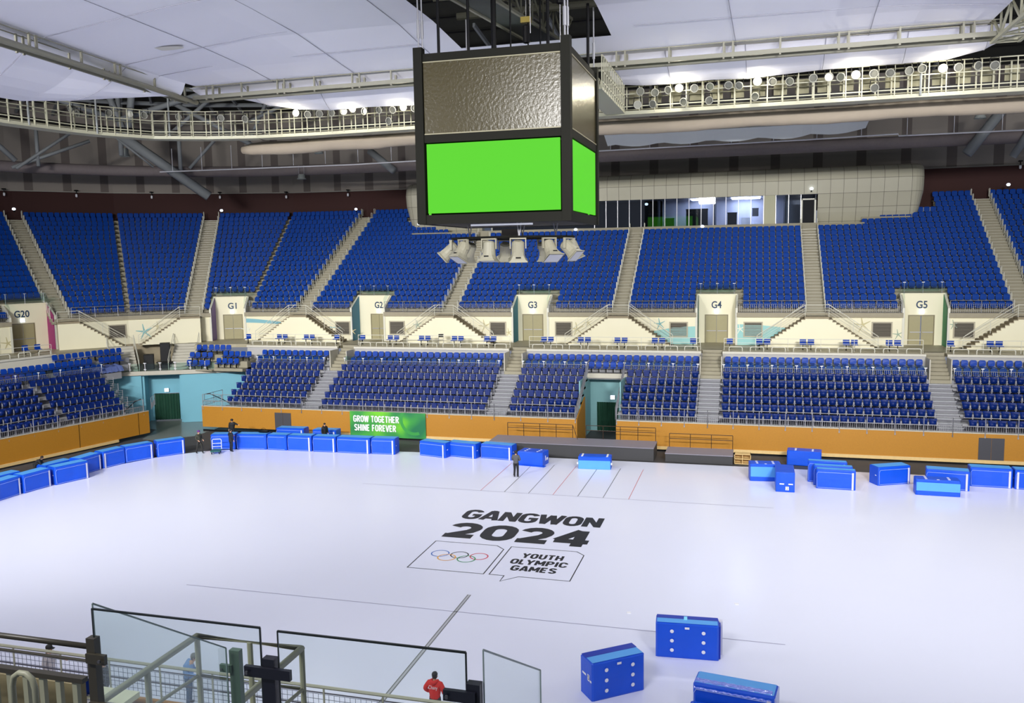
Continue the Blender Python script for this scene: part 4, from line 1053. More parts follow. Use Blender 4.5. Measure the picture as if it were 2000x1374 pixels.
for k,x in enumerate(xs+['a','b']):
    if x == 'a': p = B(S(158.3),18.9,WZ); rz = math.radians(66)
    elif x == 'b': p = B(S(155.3),18.9,WZ); rz = math.radians(66)
    else: p = Vector((x,71.0 if x > -44 else 70.6,WZ)); rz = 0
    r = empty('companion_seat',p,rz)
    tag(r,'small blue seat on thin legs on the walkway, %s' % (('%s from left of the row' % ordn(k+1)) if isinstance(x,float) else 'one of two before portal G20, '+('left' if x == 'a' else 'right')),'seat','companion seats on the walkway')
    for nm,me in (('backrest',CS_B),('seat',CS_S),('leg',CS_L),('edge_band',CS_T)):
        c = bpy.data.objects.new(nm,me); COL.objects.link(c); c.parent = r
r = empty('folding_chair',(-26.4,71.2,WZ),0.3); tag(r,'grey metal folding chair on the walkway between portals G2 and G3','chair')
mb = MB()
for sx in (-0.22,0.22): mb.tube([(sx,-0.25,0),(sx,0.2,0.95)],0.018,5); mb.tube([(sx,0.25,0),(sx,-0.15,0.46)],0.018,5)
mb.tube([(-0.22,0.2,0.95),(0.22,0.2,0.95)],0.018,5); mb.build('frame',STEEL,r)
mb = MB(); mb.box(-0.2,-0.2,0.44,0.2,0.18,0.47); mb.build('seat',DKM,r)
mb = MB(); mb.box(-0.2,0.15,0.68,0.2,0.2,0.93); mb.build('backrest',DKM,r)

# ================================================================ back walls
mb = MB(); ss = srange(E0-10,40)
R_ = 38.8
sw = []
s = E0-20
while s < 45: sw.append(s); s += 1.2
mb.strip([B(s,R_,18.4) for s in sw],[B(s,R_,22.0) for s in sw])
struct(mb.build('wall_back_maroon', REDW),'dark maroon wall behind the top row')
mb = MB(); i = 0; s = E0-20
while s < 45:
    wd = 0.9 if i % 2 else 3.1
    if s < CX: wd *= 1.35
    mb.k = i % 2; ss = srange(s,s+wd)
    mb.strip([B(q,R_+0.2,22.0) for q in ss],[B(q,R_+0.2,34.0) for q in ss]); s += wd; i += 1
mb.k = 0; ss = srange(E0-20,45); mb.strip([B(q,R_+0.2,22.0) for q in ss],[B(q,R_-0.3,22.0) for q in ss])
struct(mb.build('wall_back_upper', [GREYW,GREYW2]),'grey upper wall with darker vertical strips')
mb = MB(); mb.strip([B(q,R_-0.1,22.0) for q in ss],[B(q,R_-0.1,22.12) for q in ss]); struct(mb.build('trim_13', mat('lip_grey',(150,146,140),0.7)),'pale lip under the grey upper wall')
# ring duct / beam under the roof
mb = MB(); ss = [E0+2*i for i in range(int((45-E0)/2))]
def zr(s): return 23.65 if s < -48 else (23.65-0.0 if s < -40 else 23.9)
mb.tube([B(s,31.0,23.75) for s in ss if s > -42.5 or True],0.55,10,False)
o = struct(mb.build('trim_14', mat('mauve_grey_ring',(128,118,118),0.7,noise=0.1),None,True),'mauve grey ring duct under the roof')
# roof deck
mb = MB()
ssr = [E0-20+3*i for i in range(66)]
mb.strip([B(s,42,30.5) for s in ssr],[B(s,18,36.5) for s in ssr])
mb.face([(-62,-12,36.4),(48,-12,36.4),(48,72,36.4),(-62,72,36.4)])
struct(mb.build('ceiling_roof_deck', ROOFD),'dark ribbed roof deck high above the fabric')
mb = MB()
for i in range(9): mb.strip([B(s,40-2.6*i,31.0+0.65*i-0.25) for s in ssr],[B(s,39.8-2.6*i,31.05+0.65*i-0.25) for s in ssr])
struct(mb.build('trim_15', BLACK),'dark purlin lines of the roof deck')

# ================================================================ press box
PBM = grid_mat('press_box_cladding',(176,172,152),(96,92,80),1.16,1.28,0.035,'X',0.5,-22.1+28)
prof = [(85.95,19.72),(85.85,20.3),(85.75,21.0),(85.95,21.7),(86.4,22.1),(87.0,22.25),(90.6,22.3)]
def station(x, f, low):
    P = [(x,y,z) for y,z in prof]
    return P
mb = MB()
def clad(xa,xb,full,n):
    for i in range(n):
        x0 = xa+(xb-xa)*i/n; x1 = xa+(xb-xa)*(i+1)/n
        pr = ([(87.0,16.9),(86.5,18.0)] if full else [])+prof
        mb.strip([(x0,y,z) for y,z in pr],[(x1,y,z) for y,z in pr])
clad(-27.0,5.9,False,1); clad(5.9,14.0,True,8); clad(-34.6,-27.0,True,8)
# rounded ends
def endcap(x0, sg):
    pr = [(87.0,16.9),(86.5,18.0)]+prof; prev = [(x0,y,z) for y,z in pr]
    for k in range(1,7):
        a = k/6*math.pi/2; f = math.cos(a); x = x0+sg*1.15*math.sin(a)*1.0
        cy,cz = 89.0,19.6; cur = [(x0+sg*(1.15*math.sin(a))*(0.55+0.45*min(1,(z-16.9)/3.0)), cy+(y-cy)*(1-(1-f)*0.3)+(1-f)*0.4, cz+(z-cz)*(1-(1-f)*0.10)) for y,z in pr]
        mb.strip(prev,cur) if sg > 0 else mb.strip(cur,prev); prev = cur
    mb.face(prev+[(prev[0][0],91,17),]) 
    back = [(p[0],91.0,p[2]) for p in prev]; mb.strip(prev,back)
endcap(14.0,1); endcap(-34.6,-1)
r = empty('press_box',(0,0,0)); r['label'] = 'long curved clad press box above the upper stand'; tag(r,cat='press box')
mb.build('cladding',PBM,r,True)
mb = MB(); mb.box(-27.0,85.4,16.4,5.9,86.0,17.05); mb.build('sill_beam',CONC,r)
mb = MB(); mb.box(-27,90.3,17,5.9,90.4,19.8); mb.build('rear_wall',mat('office_wall',(196,198,214),0.7),r)
mb = MB(); mb.box(-27,86.1,19.72,5.9,90.4,19.78); mb.build('office_ceiling',mat('office_ceiling',(200,200,208),0.8),r)
mb = MB(); mb.box(-27,86.1,16.98,5.9,90.4,17.03); mb.build('office_floor',mat('office_floor',(70,72,78),0.6),r)
mb = MB()
for x in (-9.0,-3.6,3.0,5.7): mb.box(x,86.5,17,x+0.1,90.4,19.75)
mb.build('partition',mat('partition_navy',(44,52,66),0.6),r)
mb = MB(); mb.box(-9.0,88.2,17.0,-8.9,90.4,19.75); mb.box(-26.9,89.2,17.0,-9.0,89.3,19.75); mb.build('unlit_room_sheet',mat('unlit_room_dark',(24,24,30),0.8),r)  # near-black sheets paint in the darkness of the unlit left rooms
mb = MB(); mb.box(3.0,86.05,17.05,4.15,86.1,19.72) if False else mb.box(1.05,86.0,17.05,2.15,86.1,19.72); mb.build('solid_panel',mat('office_panel',(170,168,140),0.6),r)
mull = []
x = -15.0
xs_ = [-15.2+1.16*k for k in range(15)]
for x in xs_+[2.15,3.3,4.4]:
    if x > 1.2 and x < 2.1: continue
    mb = MB(); mb.box(x-0.03,85.95,17.05,x+0.03,86.06,19.72); mb.build('mullion',STEEL,r)
mb = MB(); mb.box(-27,86.0,17.05,1.05,86.02,19.72); mb.box(2.15,86.0,17.05,4.4,86.02,19.72); mb.build('window_pane',GLASSB,r)
mb = MB(); mb.box(4.45,86.0,17.05,5.75,86.05,19.2); 
mb.build('door_glass',mat('dark_glass',(8,10,18),0.5,spec=0.1),r)
mb = MB()
for a,b,c,d in ((4.42,17.05,4.55,19.3),(5.6,17.05,5.75,19.3),(4.42,19.2,5.75,19.32)): mb.box(a,85.93,b,c,86.06,d)
mb.build('door_frame',WPAINT,r)
for i,(x,wd) in enumerate(((-5.0,1.7),(-1.2,1.5),(0.0,1.5))):
    mb = MB()
    for k in range(3): mb.box(x-wd/2,86.9+0.95*k,19.64,x+wd/2,87.55+0.95*k,19.70)
    o = mb.build('ceiling_light',mat('office_light',(255,255,255),0.5,emit=(230,232,255),estr=14)); tag(o,'lit ceiling light panel in the press box, %s from left' % ordn(i+1),'ceiling light','press box lights')
for i,(x,w_,d_,h_,z_,mm,l,c) in enumerate(((-5.3,2.1,0.5,1.75,17.03,BLACK,'dark cabinet behind the press box window','cabinet'),(-8.0,0.9,0.6,0.9,17.03,BLACK,'dark desk behind the press box window','desk'),(-1.9,0.9,0.6,1.3,17.03,BLACK,'dark cabinet in the lit press box office','cabinet'),(-0.6,0.75,0.6,0.75,17.03,TAPE,'white cabinet in the lit press box office','cabinet'),(0.3,0.6,0.3,0.8,17.9,DDOOR,'dark screen on the wall of the lit office','screen'))):
    r2 = empty('office_'+c,(x,88.4,z_)); tag(r2,l,c)
    mb = MB(); mb.box(-w_/2,-d_/2,0,w_/2,d_/2,h_*0.94); mb.build('body',mm,r2)
    mb = MB(); mb.box(-w_/2-0.03,-d_/2-0.03,h_*0.94,w_/2+0.03,d_/2+0.03,h_); mb.build('top',mm,r2)
def wall_light(p,label,rz=0):
    r = empty('wall_light',p,rz); tag(r,label,'light','small round white lights')
    mb = MB(); mb.lathe([(0.05,0.0),(0.13,0.03),(0.17,0.12),(0.13,0.22),(0.05,0.25)],8,Matrix.Translation((0,0,-0.12))); mb.build('bulb',LED,r,True)
    mb = MB(); mb.box(-0.05,0.0,-0.3,0.05,0.12,-0.1); mb.build('bracket',DKM,r)
for p,l in (((-70.8,70.1,19.9),'small white light on the maroon wall at the far left'),((-56.0,83.2,19.9),'small white light at the top of the stand above portal G1'),((-42.6,88.8,19.9),'small white light left of the press box'),((5.3,85.7,20.2),'square white light above the press box door'),((-4.6,85.3,16.95),'round white light under the lit press box window'),((13.0,86.6,18.3),'small white light at the right end of the press box'),((22.3,88.0,20.1),'small white light on the maroon wall at the far right'),((-17.0,85.3,16.95),'small white light just under the scoreboard corner'),((-10.1,86.6,19.3),'white light behind the dark press box window'),((-34.3,86.6,18.0),'small white light left of the scoreboard bottom')):
    wall_light(p,l)
mb = MB(); mb.box(-34.8,85.8,16.4,-27.0,87.2,17.0); struct(mb.build('trim_16',CONC),'concrete ledge under the left end of the press box')
mb = MB(); mb.box(5.9,85.8,16.4,10.0,87.2,17.0); mb.box(9.8,86.6,16.4,14.0,87.6,17.5); struct(mb.build('trim_17',CONC),'stepped concrete ledge under the right end of the press box')
for i,p in enumerate([(-74.3,72.5,21.8),(-70.2,77.9,21.85),(-64.6,82.9,21.8),(-58.4,86.6,21.8),(-51.4,89.1,21.75),(-44.2,90.2,21.8),(23.8,90.3,22.0)]):
    r = empty('security_camera',p); tag(r,'small white camera hanging under the grey wall lip, %s from left' % ordn(i+1),'camera','cameras under the upper wall')
    mb = MB(); mb.tube([(0,0,0.35),(0,0,0)],0.05,6); mb.box(-0.16,-0.14,0.3,0.16,0.14,0.42); mb.build('mount',BLACK,r)
    mb = MB(); mb.lathe([(0.04,0),(0.11,-0.05),(0.11,-0.3),(0.03,-0.36)],8); mb.build('housing',TAPE,r)
# ================================================================ fabric ceiling
CATX0,CATX1,CATY = -36.2,11.8,52.0
OP = (-16.3,-7.6,39.2,48.6)
def zf(x,y):
    # gentle fall from the middle towards the catwalk ring
    dx = min(x-CATX0,CATX1-x)/24.0; dy = min((CATY-y)/20.0,1)
    return 26.15+0.75*max(0,min(1,min(dx,dy)*2.2))
mb = MB(); xs = [CATX0,-33,-30,-26,-21,OP[0],-12,OP[1],-4,0,4,8,CATX1]; ys = [-4,4,12,20,28,34,OP[2],44,OP[3],50.4,CATY]
for i in range(len(xs)-1):
    for j in range(len(ys)-1):
        if OP[0] <= xs[i] < OP[1] and OP[2] <= ys[j] < OP[3]: continue
        mb.face([(x,y,zf(x,y)) for x,y in ((xs[i],ys[j]),(xs[i],ys[j+1]),(xs[i+1],ys[j+1]),(xs[i+1],ys[j]))])
# left skirt beyond the left catwalk is a separate sail
struct(mb.build('ceiling_fabric', FABR, None, True),'white fabric ceiling stretched inside the catwalk ring')
mb = MB()
for y in (47.2,43,36.5,30,24):
    P = [(x,y-2.2*(1-((x+12)/24.0)**2)*0+1.6*((x+12)/24.0)**2*(1 if y < 45 else 0.4),0) for x in [CATX0+2*k for k in range(25)]]
    seg = [(p[0],p[1],zf(p[0],p[1])-0.03) for p in P if not (OP[0]-0.1 < p[0] < OP[1]+0.1 and OP[2] < p[1] < OP[3])]
    for a,b in zip(seg,seg[1:]):
        if b[0]-a[0] < 2.1: mb.bar(a,b,0.035,0.02)
for x in (-30.5,-24.5,-18.5,-1,6):
    ysl = [4,12,20,28,34,39.2,44,48.6,50.4,52]
    P = [(x+0.012*(52-y)**1.0*(3 if x < -10 else -3)*1.0,y) for y in ysl]
    P = [(p[0],p[1],zf(p[0],p[1])-0.03) for p in P if not (OP[0] < p[0] < OP[1] and OP[2] < p[1] < OP[3])]
    for a,b in zip(P,P[1:]): mb.bar(a,b,0.035,0.02)
struct(mb.build('trim_18', SEAM),'seams of the white fabric ceiling')
# a faint stain
mb = MB(); pts = arcp(0,0,1.1,0.35,0,350,14); cxs,cys = -34.0,46.0
mb.face([(cxs+2.1+p[0],cys-3+p[1]*1.2,zf(cxs+2.1,cys-3)-0.04) for p in pts]); struct(mb.build('trim_19', mat('fabric_stain',(214,212,206),0.8)),'yellowish stain on the fabric')
# outer sails
def sail(name, top, bot, sag, label, nseg=6):
    mb = MB(); rows = []
    for k in range(nseg+1):
        t = k/nseg; row = []
        for a,b in zip(top,bot):
            a = Vector(a); b = Vector(b); p = a.lerp(b,t); p.z -= sag*math.sin(math.pi*t)*0.5; row.append(p)
        rows.append(row)
    for a,b in zip(rows,rows[1:]): mb.strip(a,b)
    o = struct(mb.build(name,FABR,None,True),label)
    mb = MB()
    for i in range(2,len(top)-1,2):
        for k in range(nseg): mb.bar(rows[k][i]-Vector((0,0.02,0.03)),rows[k+1][i]-Vector((0,0.02,0.03)),0.03,0.02)
    struct(mb.build('trim_20',SEAM),'seams of the outer sail')
top = [(x,52.0,26.17) for x in (-37.0,-35.2,-33,-30.5,-27.5,-24,-20,-16,-13,-10.5)]
bot = [(-36.0,53.5,25.75),(-35.0,56,25.95),(-33.2,56,25.4),(-30.9,56,25.0),(-28.5,56,24.8),(-25.6,56,24.85),(-22,56,24.75),(-17,56,25.0),(-13,56,25.1),(-10.2,56,25.6)]
sail('ceiling_sail', top, bot, 0.5, 'white fabric sail behind the catwalk at the left')
top = [(x,52.0,26.17) for x in (-8.6,-7,-5,-2.8,-0.5,1.6,3.8,6,8,10,12,14.4)]
bot = [(-8.4,56,25.2),(-6.8,56,25.02),(-4.9,56,25.0),(-2.5,56,25.08),(-0.4,56,25.0),(1.6,56,25.1),(3.9,56,25.22),(6.1,56,25.25),(8.3,56,25.25),(10.7,56,25.3),(12.6,56,25.7),(14.4,55.5,26.6)]
sail('ceiling_sail', top, bot, 0.6, 'white fabric sail behind the catwalk at the right')
top = [(-36.2,y,26.17) for y in (14,22,28,33,38,42,45,48,50.5)]
bot = [(-43.5,14,24.2),(-43.5,22,24.2),(-43.3,28,24.2),(-43.0,34,24.2),(-42.9,40,24.2),(-42.5,43.2,24.22),(-40.6,45.0,24.4),(-38.8,47.6,24.9),(-36.9,50.3,25.5)]
sail('ceiling_sail', top, bot, 0.9, 'white fabric sail left of the left catwalk')
# ================================================================ upper catwalk ring
def catwalk_beam(a, b, label, n, side):
    a = Vector(a); b = Vector(b); r = empty('catwalk_beam',a); tag(r,label,'catwalk')
    L = (b-a); t = L.normalized(); e = Vector((-t.y,t.x,0))*side
    mb = MB(); mb.tube([Vector((0,0,0)),L],0.17,8); mb.build('main_tube',CATG,r,True)
    mb = MB(); mb.bar(e*0.75+Vector((0,0,0.05)),L+e*0.75+Vector((0,0,0.05)),0.14,0.24); mb.build('edge_channel',CATG,r)
    mb = MB(); mb.bar(e*0.38+Vector((0,0,0.12)),L+e*0.38+Vector((0,0,0.12)),0.6,0.05); mb.build('walk_deck',mat('catwalk_deck',(150,148,132),0.6),r)
    mb = MB(); mb.bar(Vector((0,0,0.75)),L+Vector((0,0,0.75)),0.05,0.05); mb.bar(e*0.75+Vector((0,0,0.75)),L+e*0.75+Vector((0,0,0.75)),0.05,0.05); mb.build('guard_rail',CATG,r)
    for k in range(n):
        for dx in ((0.0,) if k%2 else (0.0,0.5)):
            p = L*((k+0.5)/n)+t*(dx-0.3); mb = MB(); mb.bar(p+Vector((0,0,-0.15)),p+Vector((0,0,0.80)),0.12,0.10); mb.bar(p+e*0.75+Vector((0,0,-0.15)),p+e*0.75+Vector((0,0,0.80)),0.10,0.10); mb.build('bracket',CATG,r)
catwalk_beam((-36.4,52.3,25.35),(-15.0,52.3,25.45),'ivory catwalk beam crossing the ceiling left of the scoreboard',8,-1)
catwalk_beam((-15.0,52.3,25.45),(12.3,51.6,25.4),'ivory catwalk beam crossing the ceiling right of the scoreboard',9,-1)
catwalk_beam((-36.9,52.6,25.3),(-33.6,18.0,25.3),'ivory catwalk beam running towards the camera at the left',10,-1)
r = empty('catwalk_truss',(12.0,51.8,25.2)); tag(r,'ivory lattice truss at the upper right corner of the ceiling','truss')
mb = MB(); 
TA,TB = Vector((0,0,0)),Vector((0.6,-22,0.4))
for dx,dz in ((0,0),(1.3,0),(0,1.3),(1.3,1.3)): mb.bar(TA+Vector((dx,0,dz)),TB+Vector((dx,0,dz)),0.16,0.16)
mb.build('chords',CATW,r)
mb = MB()
for k in range(14):
    a = TA.lerp(TB,k/14); b = TA.lerp(TB,(k+1)/14)
    for dx in (0,1.3): mb.bar(a+Vector((dx,0,0 if k%2 else 1.3)),b+Vector((dx,0,1.3 if k%2 else 0)),0.11,0.11); mb.bar(a+Vector((dx,0,0)),a+Vector((dx,0,1.3)),0.1,0.1)
    mb.bar(a+Vector((0,0,0)),b+Vector((1.3,0,0)),0.1,0.1); mb.bar(a,a+Vector((1.3,0,0)),0.1,0.1)
mb.build('lattice',CATW,r)
mb = MB()
for p,q in (((0.2,0.5,0.3),(7,4,0.8)),((1,0,1.0),(7,3.4,1.8))): mb.bar(p,q,0.16,0.16)
mb.build('side_arm',CATW,r)
# ================================================================ lighting catwalk with floodlights
LC = [(-46.6,38.0),(-45.6,44.3),(-44.6,49.5),(-43.9,51.5),(-41.9,54.4),(-38.6,56.0),(-35.0,56.9),(-30,57.2),(-22.5,57.0),(-14.5,56.6),(-8.0,56.3),(0.8,56.3),(8,56.3),(20,56.3)]
def lc_seg(pts, label):
    pts = [Vector((p[0],p[1],23.55)) for p in pts]; r = empty('lighting_catwalk',pts[0]); tag(r,label,'catwalk'); o0 = pts[0]
    dirs = []
    n = len(pts)
    def nrm(i):
        t = (pts[min(i+1,n-1)]-pts[max(i-1,0)]).normalized(); return Vector((-t.y,t.x,0))
    inn = [p-o0 for p in pts]; out = [p-o0+nrm(i)*1.3 for i,p in enumerate(pts)]
    mb = MB(); mb.strip([p+Vector((0,0,0)) for p in inn],out); mb.strip([p-Vector((0,0,0.22)) for p in inn],inn)
    mb.strip([p-Vector((0,0,0.2)) for p in inn],[p-Vector((0,0,0.2)) for p in out]); mb.build('deck',CATW,r)
    mb = MB()
    for dz in (0.28,1.05,1.75):
        for P in (inn,out):
            for a,b in zip(P,P[1:]): mb.bar(a+Vector((0,0,dz)),b+Vector((0,0,dz)),0.05,0.06)
    mb.build('guard_rail',CATW,r)
    mb = MB(); mo = MB()
    for i,(a,b) in enumerate(zip(inn,inn[1:])):
        L = (b-a).length; k = max(1,int(round(L/0.95))); e = nrm(i)
        for j in range(k):
            p = a.lerp(b,j/k); mb.bar(p-Vector((0,0,0.1)),p+Vector((0,0,1.78)),0.06,0.06)
            if j % 1 == 0: q = p+e*1.3; mo.bar(q,q+Vector((0,0,1.78)),0.09,0.09)
    mb.build('front_balusters',CATW,r); mo.build('rear_posts',CATW,r)
    mb = MB(); mb.strip([p+Vector((0,0,0.25)) for p in out],[p+Vector((0,0,0.62)) for p in out]); mb.build('cable_tray',BLACK,r)
    return r
lc_seg(LC[:7],'curved lighting catwalk at the left under the roof'); lc_seg(LC[6:11],'lighting catwalk behind the scoreboard'); lc_seg(LC[10:],'lighting catwalk at the right under the roof')
# back panels behind the right lighting catwalk
mb = MB()
for k in range(20): mb.box(-7.9+1.3*k,57.9,23.75,-7.1+1.3*k,57.95,25.1)
tag(mb.build('cable_panels',mat('panel_khaki',(150,146,120),0.7)),'row of khaki cable panels on the right lighting catwalk','panel')
# link catwalk from the scoreboard to the lighting catwalk
r = empty('link_catwalk',(-9.2,47.5,23.4)); tag(r,'railed link catwalk just right of the scoreboard top','catwalk')
mb = MB(); mb.box(0,0,0,1.25,8.8,0.15); mb.build('deck',CATW,r)
mb = MB()
for x in (0,1.25):
    for dz in (0.4,1.0,1.8): mb.bar((x,0,dz),(x,8.8,dz),0.05,0.06)
    for k in range(13): mb.bar((x,0.7*k,0),(x,0.7*k,1.8),0.06,0.06)
mb.build('guard_rail',CATW,r)
# hangers
mb = MB()
for x,y in ((-45.2,46.5),(-41.2,55.3),(-44.0,51.2),(17.2,56.2),(9.4,56.2)): mb.tube([(x,y,23.4),(x,y,29.5)],0.07,6)
struct(mb.build('trim_21',TRUSS),'hanger rods of the lighting catwalk')
def flood(x,y,z,lit,label,yaw,pitch=0.5,s_=1.0):
    r = empty('floodlight',(x,y,z),yaw); tag(r,label,'floodlight','lit floodlights' if lit else 'unlit floodlights')
    M = Matrix.Rotation(math.pi/2+pitch*0.6,4,'X')
    mb = MB(); mb.lathe([(0.07*s_,-0.34),(0.12*s_,-0.3),(0.19*s_,-0.12),(0.27*s_,0.06),(0.28*s_,0.09)],14,M,False); mb.build('housing',mat('lamp_housing',(120,122,118),0.4,metal=0.3),r,True)
    mb = MB(); mb.lathe([(0.03*s_,-0.02),(0.25*s_,0.03)],14,M); mb.build('lens',LAMPON if lit else LAMPG,r)
    mb = MB(); mb.lathe([(0.25*s_,0.06),(0.30*s_,0.06),(0.30*s_,0.11),(0.25*s_,0.11)],14,M,False); mb.build('rim',mat('lamp_rim',(150,150,142),0.4),r)
    mb = MB()
    for sx in (-0.31,0.31): mb.bar((sx*s_,0,0),(sx*s_*0.8,0.05,0.45),0.04,0.03)
    mb.bar((-0.25*s_,0.05,0.45),(0.25*s_,0.05,0.45),0.04,0.04); mb.build('yoke',BLACK,r)
litR = {-4.5:1,0.2:1,5.8:1,10.5:1}
lr = [(-6.9,24.67),(-7.1,23.86),(-6.0,24.55),(-6.1,23.86),(-5.15,24.65),(-4.5,24.71),(-4.2,23.87),(-3.6,24.64),(-2.6,24.70),(-2.7,23.86),(-1.5,24.72),(-0.85,24.65),(0.2,24.81),(0.1,23.91),(1.1,24.75),(2.1,24.69),(3.4,24.78),(4.3,24.77),(5.0,24.73),(5.8,24.82),(6.8,24.80),(6.85,23.98),(7.7,24.80),(8.7,24.82),(9.4,24.91),(10.5,24.86),(11.3,24.83),(12.3,24.84),(13.2,24.83)]
for i,(x,z) in enumerate(lr):
    lit = x in litR; hi = z > 24.2
    flood(x,56.0,z,lit,'%s round floodlight on the right catwalk, %s from the scoreboard' % ('glowing' if lit else ('lower unlit' if not hi else 'unlit'),ordn(i+1)),random.uniform(-0.5,0.5) if not lit else 0,random.uniform(0.2,0.9),0.85)
ll = [(-46.0,52.4,25.0),(-45.0,50.6,25.0),(-43.9,53.0,25.0),(-43.0,54.0,25.0),(-42.3,54.7,25.0),(-40.4,56.0,24.95),(-37.3,56.6,24.8),(-35.6,56.9,24.7),(-31.3,56.6,24.8),(-30.4,56.6,24.66),(-29.5,56.6,24.66),(-28.5,56.6,24.66),(-27.6,56.6,24.7),(-26.9,56.6,24.84),(-26.0,56.6,24.61),(-24.9,56.6,24.65),(-24.2,56.6,23.85),(-23.9,56.6,24.6),(-23.1,56.6,24.7),(-22.3,56.6,24.6)]
for i,(x,y,z) in enumerate(ll):
    lit = x in (-31.3,-26.9,-23.1)
    flood(x,y-0.4 if x > -36 else y-0.6,z,lit,'%s round floodlight on the left catwalk, %s from left' % ('glowing' if lit else 'unlit',ordn(i+1)),random.uniform(-0.4,0.4) if not lit else 0,random.uniform(0.1,0.7),0.85)
for x,y,z in ((-4.5,55.5,24.7),(0.2,55.5,24.8),(5.8,55.5,24.8),(10.5,55.5,24.8),(-31.3,55.8,24.8),(-26.9,55.8,24.8),(-23.1,55.8,24.7)):
    d = bpy.data.lights.new('flood_lamp','POINT'); d.energy = 130; d.shadow_soft_size = 0.28; d.color = (1,0.93,0.72)
    o = bpy.data.objects.new('flood_lamp',d); COL.objects.link(o); o.location = (x,y-0.1,z)
# ducts
def duct(a,b,rad,label,n=26):
    a = Vector(a); b = Vector(b); mb = MB(); P = []; R = []
    for i in range(n+1):
        t = i/n; P.append(a.lerp(b,t)+Vector((0,0,0.05*math.sin(t*23)))); e = min(t,1-t)*n
        R.append(rad*(0.55 if e < 0.5 else (0.88 if e < 1.5 else 1))*(1+0.035*math.sin(i*2.1)))
    mb.tube(P,R,14); tag(mb.build('fabric_air_duct',DUCT,None,True),label,'air duct')
duct((-38.2,60,22.95),(-15.5,60,23.2),0.5,'beige wrapped air duct below the left lighting catwalk')
duct((-13.0,60,23.1),(24.0,60,23.2),0.52,'long beige wrapped air duct below the right lighting catwalk',40)
mb = MB(); A = []; Bq = []; Cq = []
for i in range(31):
    x = -10.5+18*i/30; sg = 0.22*abs(math.sin((x+10)*0.9)); A.append((x,64.0,24.2)); Bq.append((x,63.6,23.1)); Cq.append((x,65.2,22.6-sg+0.35*max(0,(x-3)/6)))
mb.strip(A,Bq); mb.strip(Bq,Cq); o = tag(mb.build('fabric_canopy',mat('grey_white_canopy',(200,204,204),0.7,noise=0.04,nscale=0.6),None,True),'sagging pale fabric canopy behind the right air duct','canopy')
# thin suspended cable conduits
for P,l in (([(-57,74.6,23.35),(-36,74.6,23.15),(-20,74.6,23.3)],'thin white suspended conduit left of the scoreboard'),([(-20,74.8,23.4),(-13.4,74.8,23.2),(-12.8,74.8,23.32),(4,74.8,23.4),(11,74.8,23.5),(11.05,74.8,23.35),(27,74.8,23.3)],'thin white suspended conduit right of the scoreboard')):
    r = empty('suspended_conduit',P[0]); tag(r,l,'conduit'); q0 = Vector(P[0])
    mb = MB(); mb.tube([Vector(p)-q0 for p in P],0.06,6); mb.build('conduit_bar',TAPE,r)
    mb = MB(); a = P[0][0]+1.5
    while a < P[-1][0]: mb.tube([(a-q0.x,0,0),(a-q0.x,0,2.2)],0.025,5); a += 3.35
    mb.build('drop_rods',TAPE,r)
for i,(x,y,z,h) in enumerate(((-61.3,75.0,25.5,0.8),(-43.3,82.0,25.7,0.8),(-45.3,81.8,23.0,0.5),(-2.3,80.0,25.3,0.9),(18.4,82.0,25.7,0.8))):
    r = empty('pendant_lamp',(x,y,z)); tag(r,'pale bell-shaped pendant lamp under the roof, %s' % ('far left','left of the scoreboard, upper','left of the scoreboard, lower','above the press box','far right')[i],'lamp','pendant lamps')
    mb = MB(); mb.lathe([(0.25,h/2),(0.36,h/2-0.1),(0.36,-0.1),(0.5,-h/2)],12,None,False); mb.build('shade',mat('lamp_shade_grey',(176,182,178),0.5),r,True)
    mb = MB(); mb.tube([(-0.3,0,h/2),(-0.3,0,h/2+0.9)],0.03,5); mb.tube([(0.3,0,h/2),(0.3,0,h/2+0.9)],0.03,5); mb.tube([(-0.3,0,h/2),(0.3,0,h/2)],0.03,5); mb.build('bracket',STEEL,r)
# roof trusses of the corner
TR = [((-60.5,73.0,27.2),(-53.6,77.6,21.0),0.62),((-59.8,73.7,26.5),(-57.0,71.5,32.0),0.42),((-61.5,72.5,32.5),(-59.8,73.7,26.5),0.4),((-66,66,31),(-60.3,73.2,28.4),0.32),((-60.3,73.2,28.4),(-50,79,32.5),0.34),((-60.5,73.5,33),(-60.5,73.5,25),0.3),
      ((-66.5,66,23.4),(-62.0,71,26.2),0.2),((-65,67.6,27),(-65,67.6,23.6),0.22),((-62.6,70.5,27.5),(-66,66,23.3),0.18),((-55.9,76.4,27.5),(-55.9,76.4,23.6),0.25),((-55.0,76.6,23.8),(-52.0,78.0,27.4),0.2),((-58.0,75,23.9),(-60.5,73,26.6),0.14),
      ((-56,76,30.2),(-49,79,26.0),0.3),((-52,78,31.5),(-56.6,76,27.2),0.25),((-47,80,32),(-49.6,79,26.4),0.22),((-49.5,79,28.4),(-42,80,31.5),0.22),((-70,62,30),(-66,66,24),0.3),((-38,83,25.4),(-35.0,82,23.2),0.5),((17.5,82,22.4),(20.5,82,26.5),0.55),((23,81,25.8),(21,82,22),0.4)]
for i,(a,b,rr_) in enumerate(TR):
    mb = MB(); mb.tube([a,b],rr_*0.8,8); o = mb.build('roof_strut',TRUSS,None,True); o['kind'] = 'structure'; o['label'] = 'grey tubular roof strut'
mb = MB()
for k in range(14):
    a = B(S(100+5*k),24,32.2); b = B(S(100+5*k),40,30.0); mb.bar(a,b,0.2,0.3)
for r_ in (28,33): mb.tube([B(S(96+4*k),r_,31.6 if r_ == 28 else 30.9) for k in range(20)],0.22,6)
for k in range(9):
    x = -36+6.5*k; mb.bar((x,72,34),(x,90,31),0.2,0.35); 
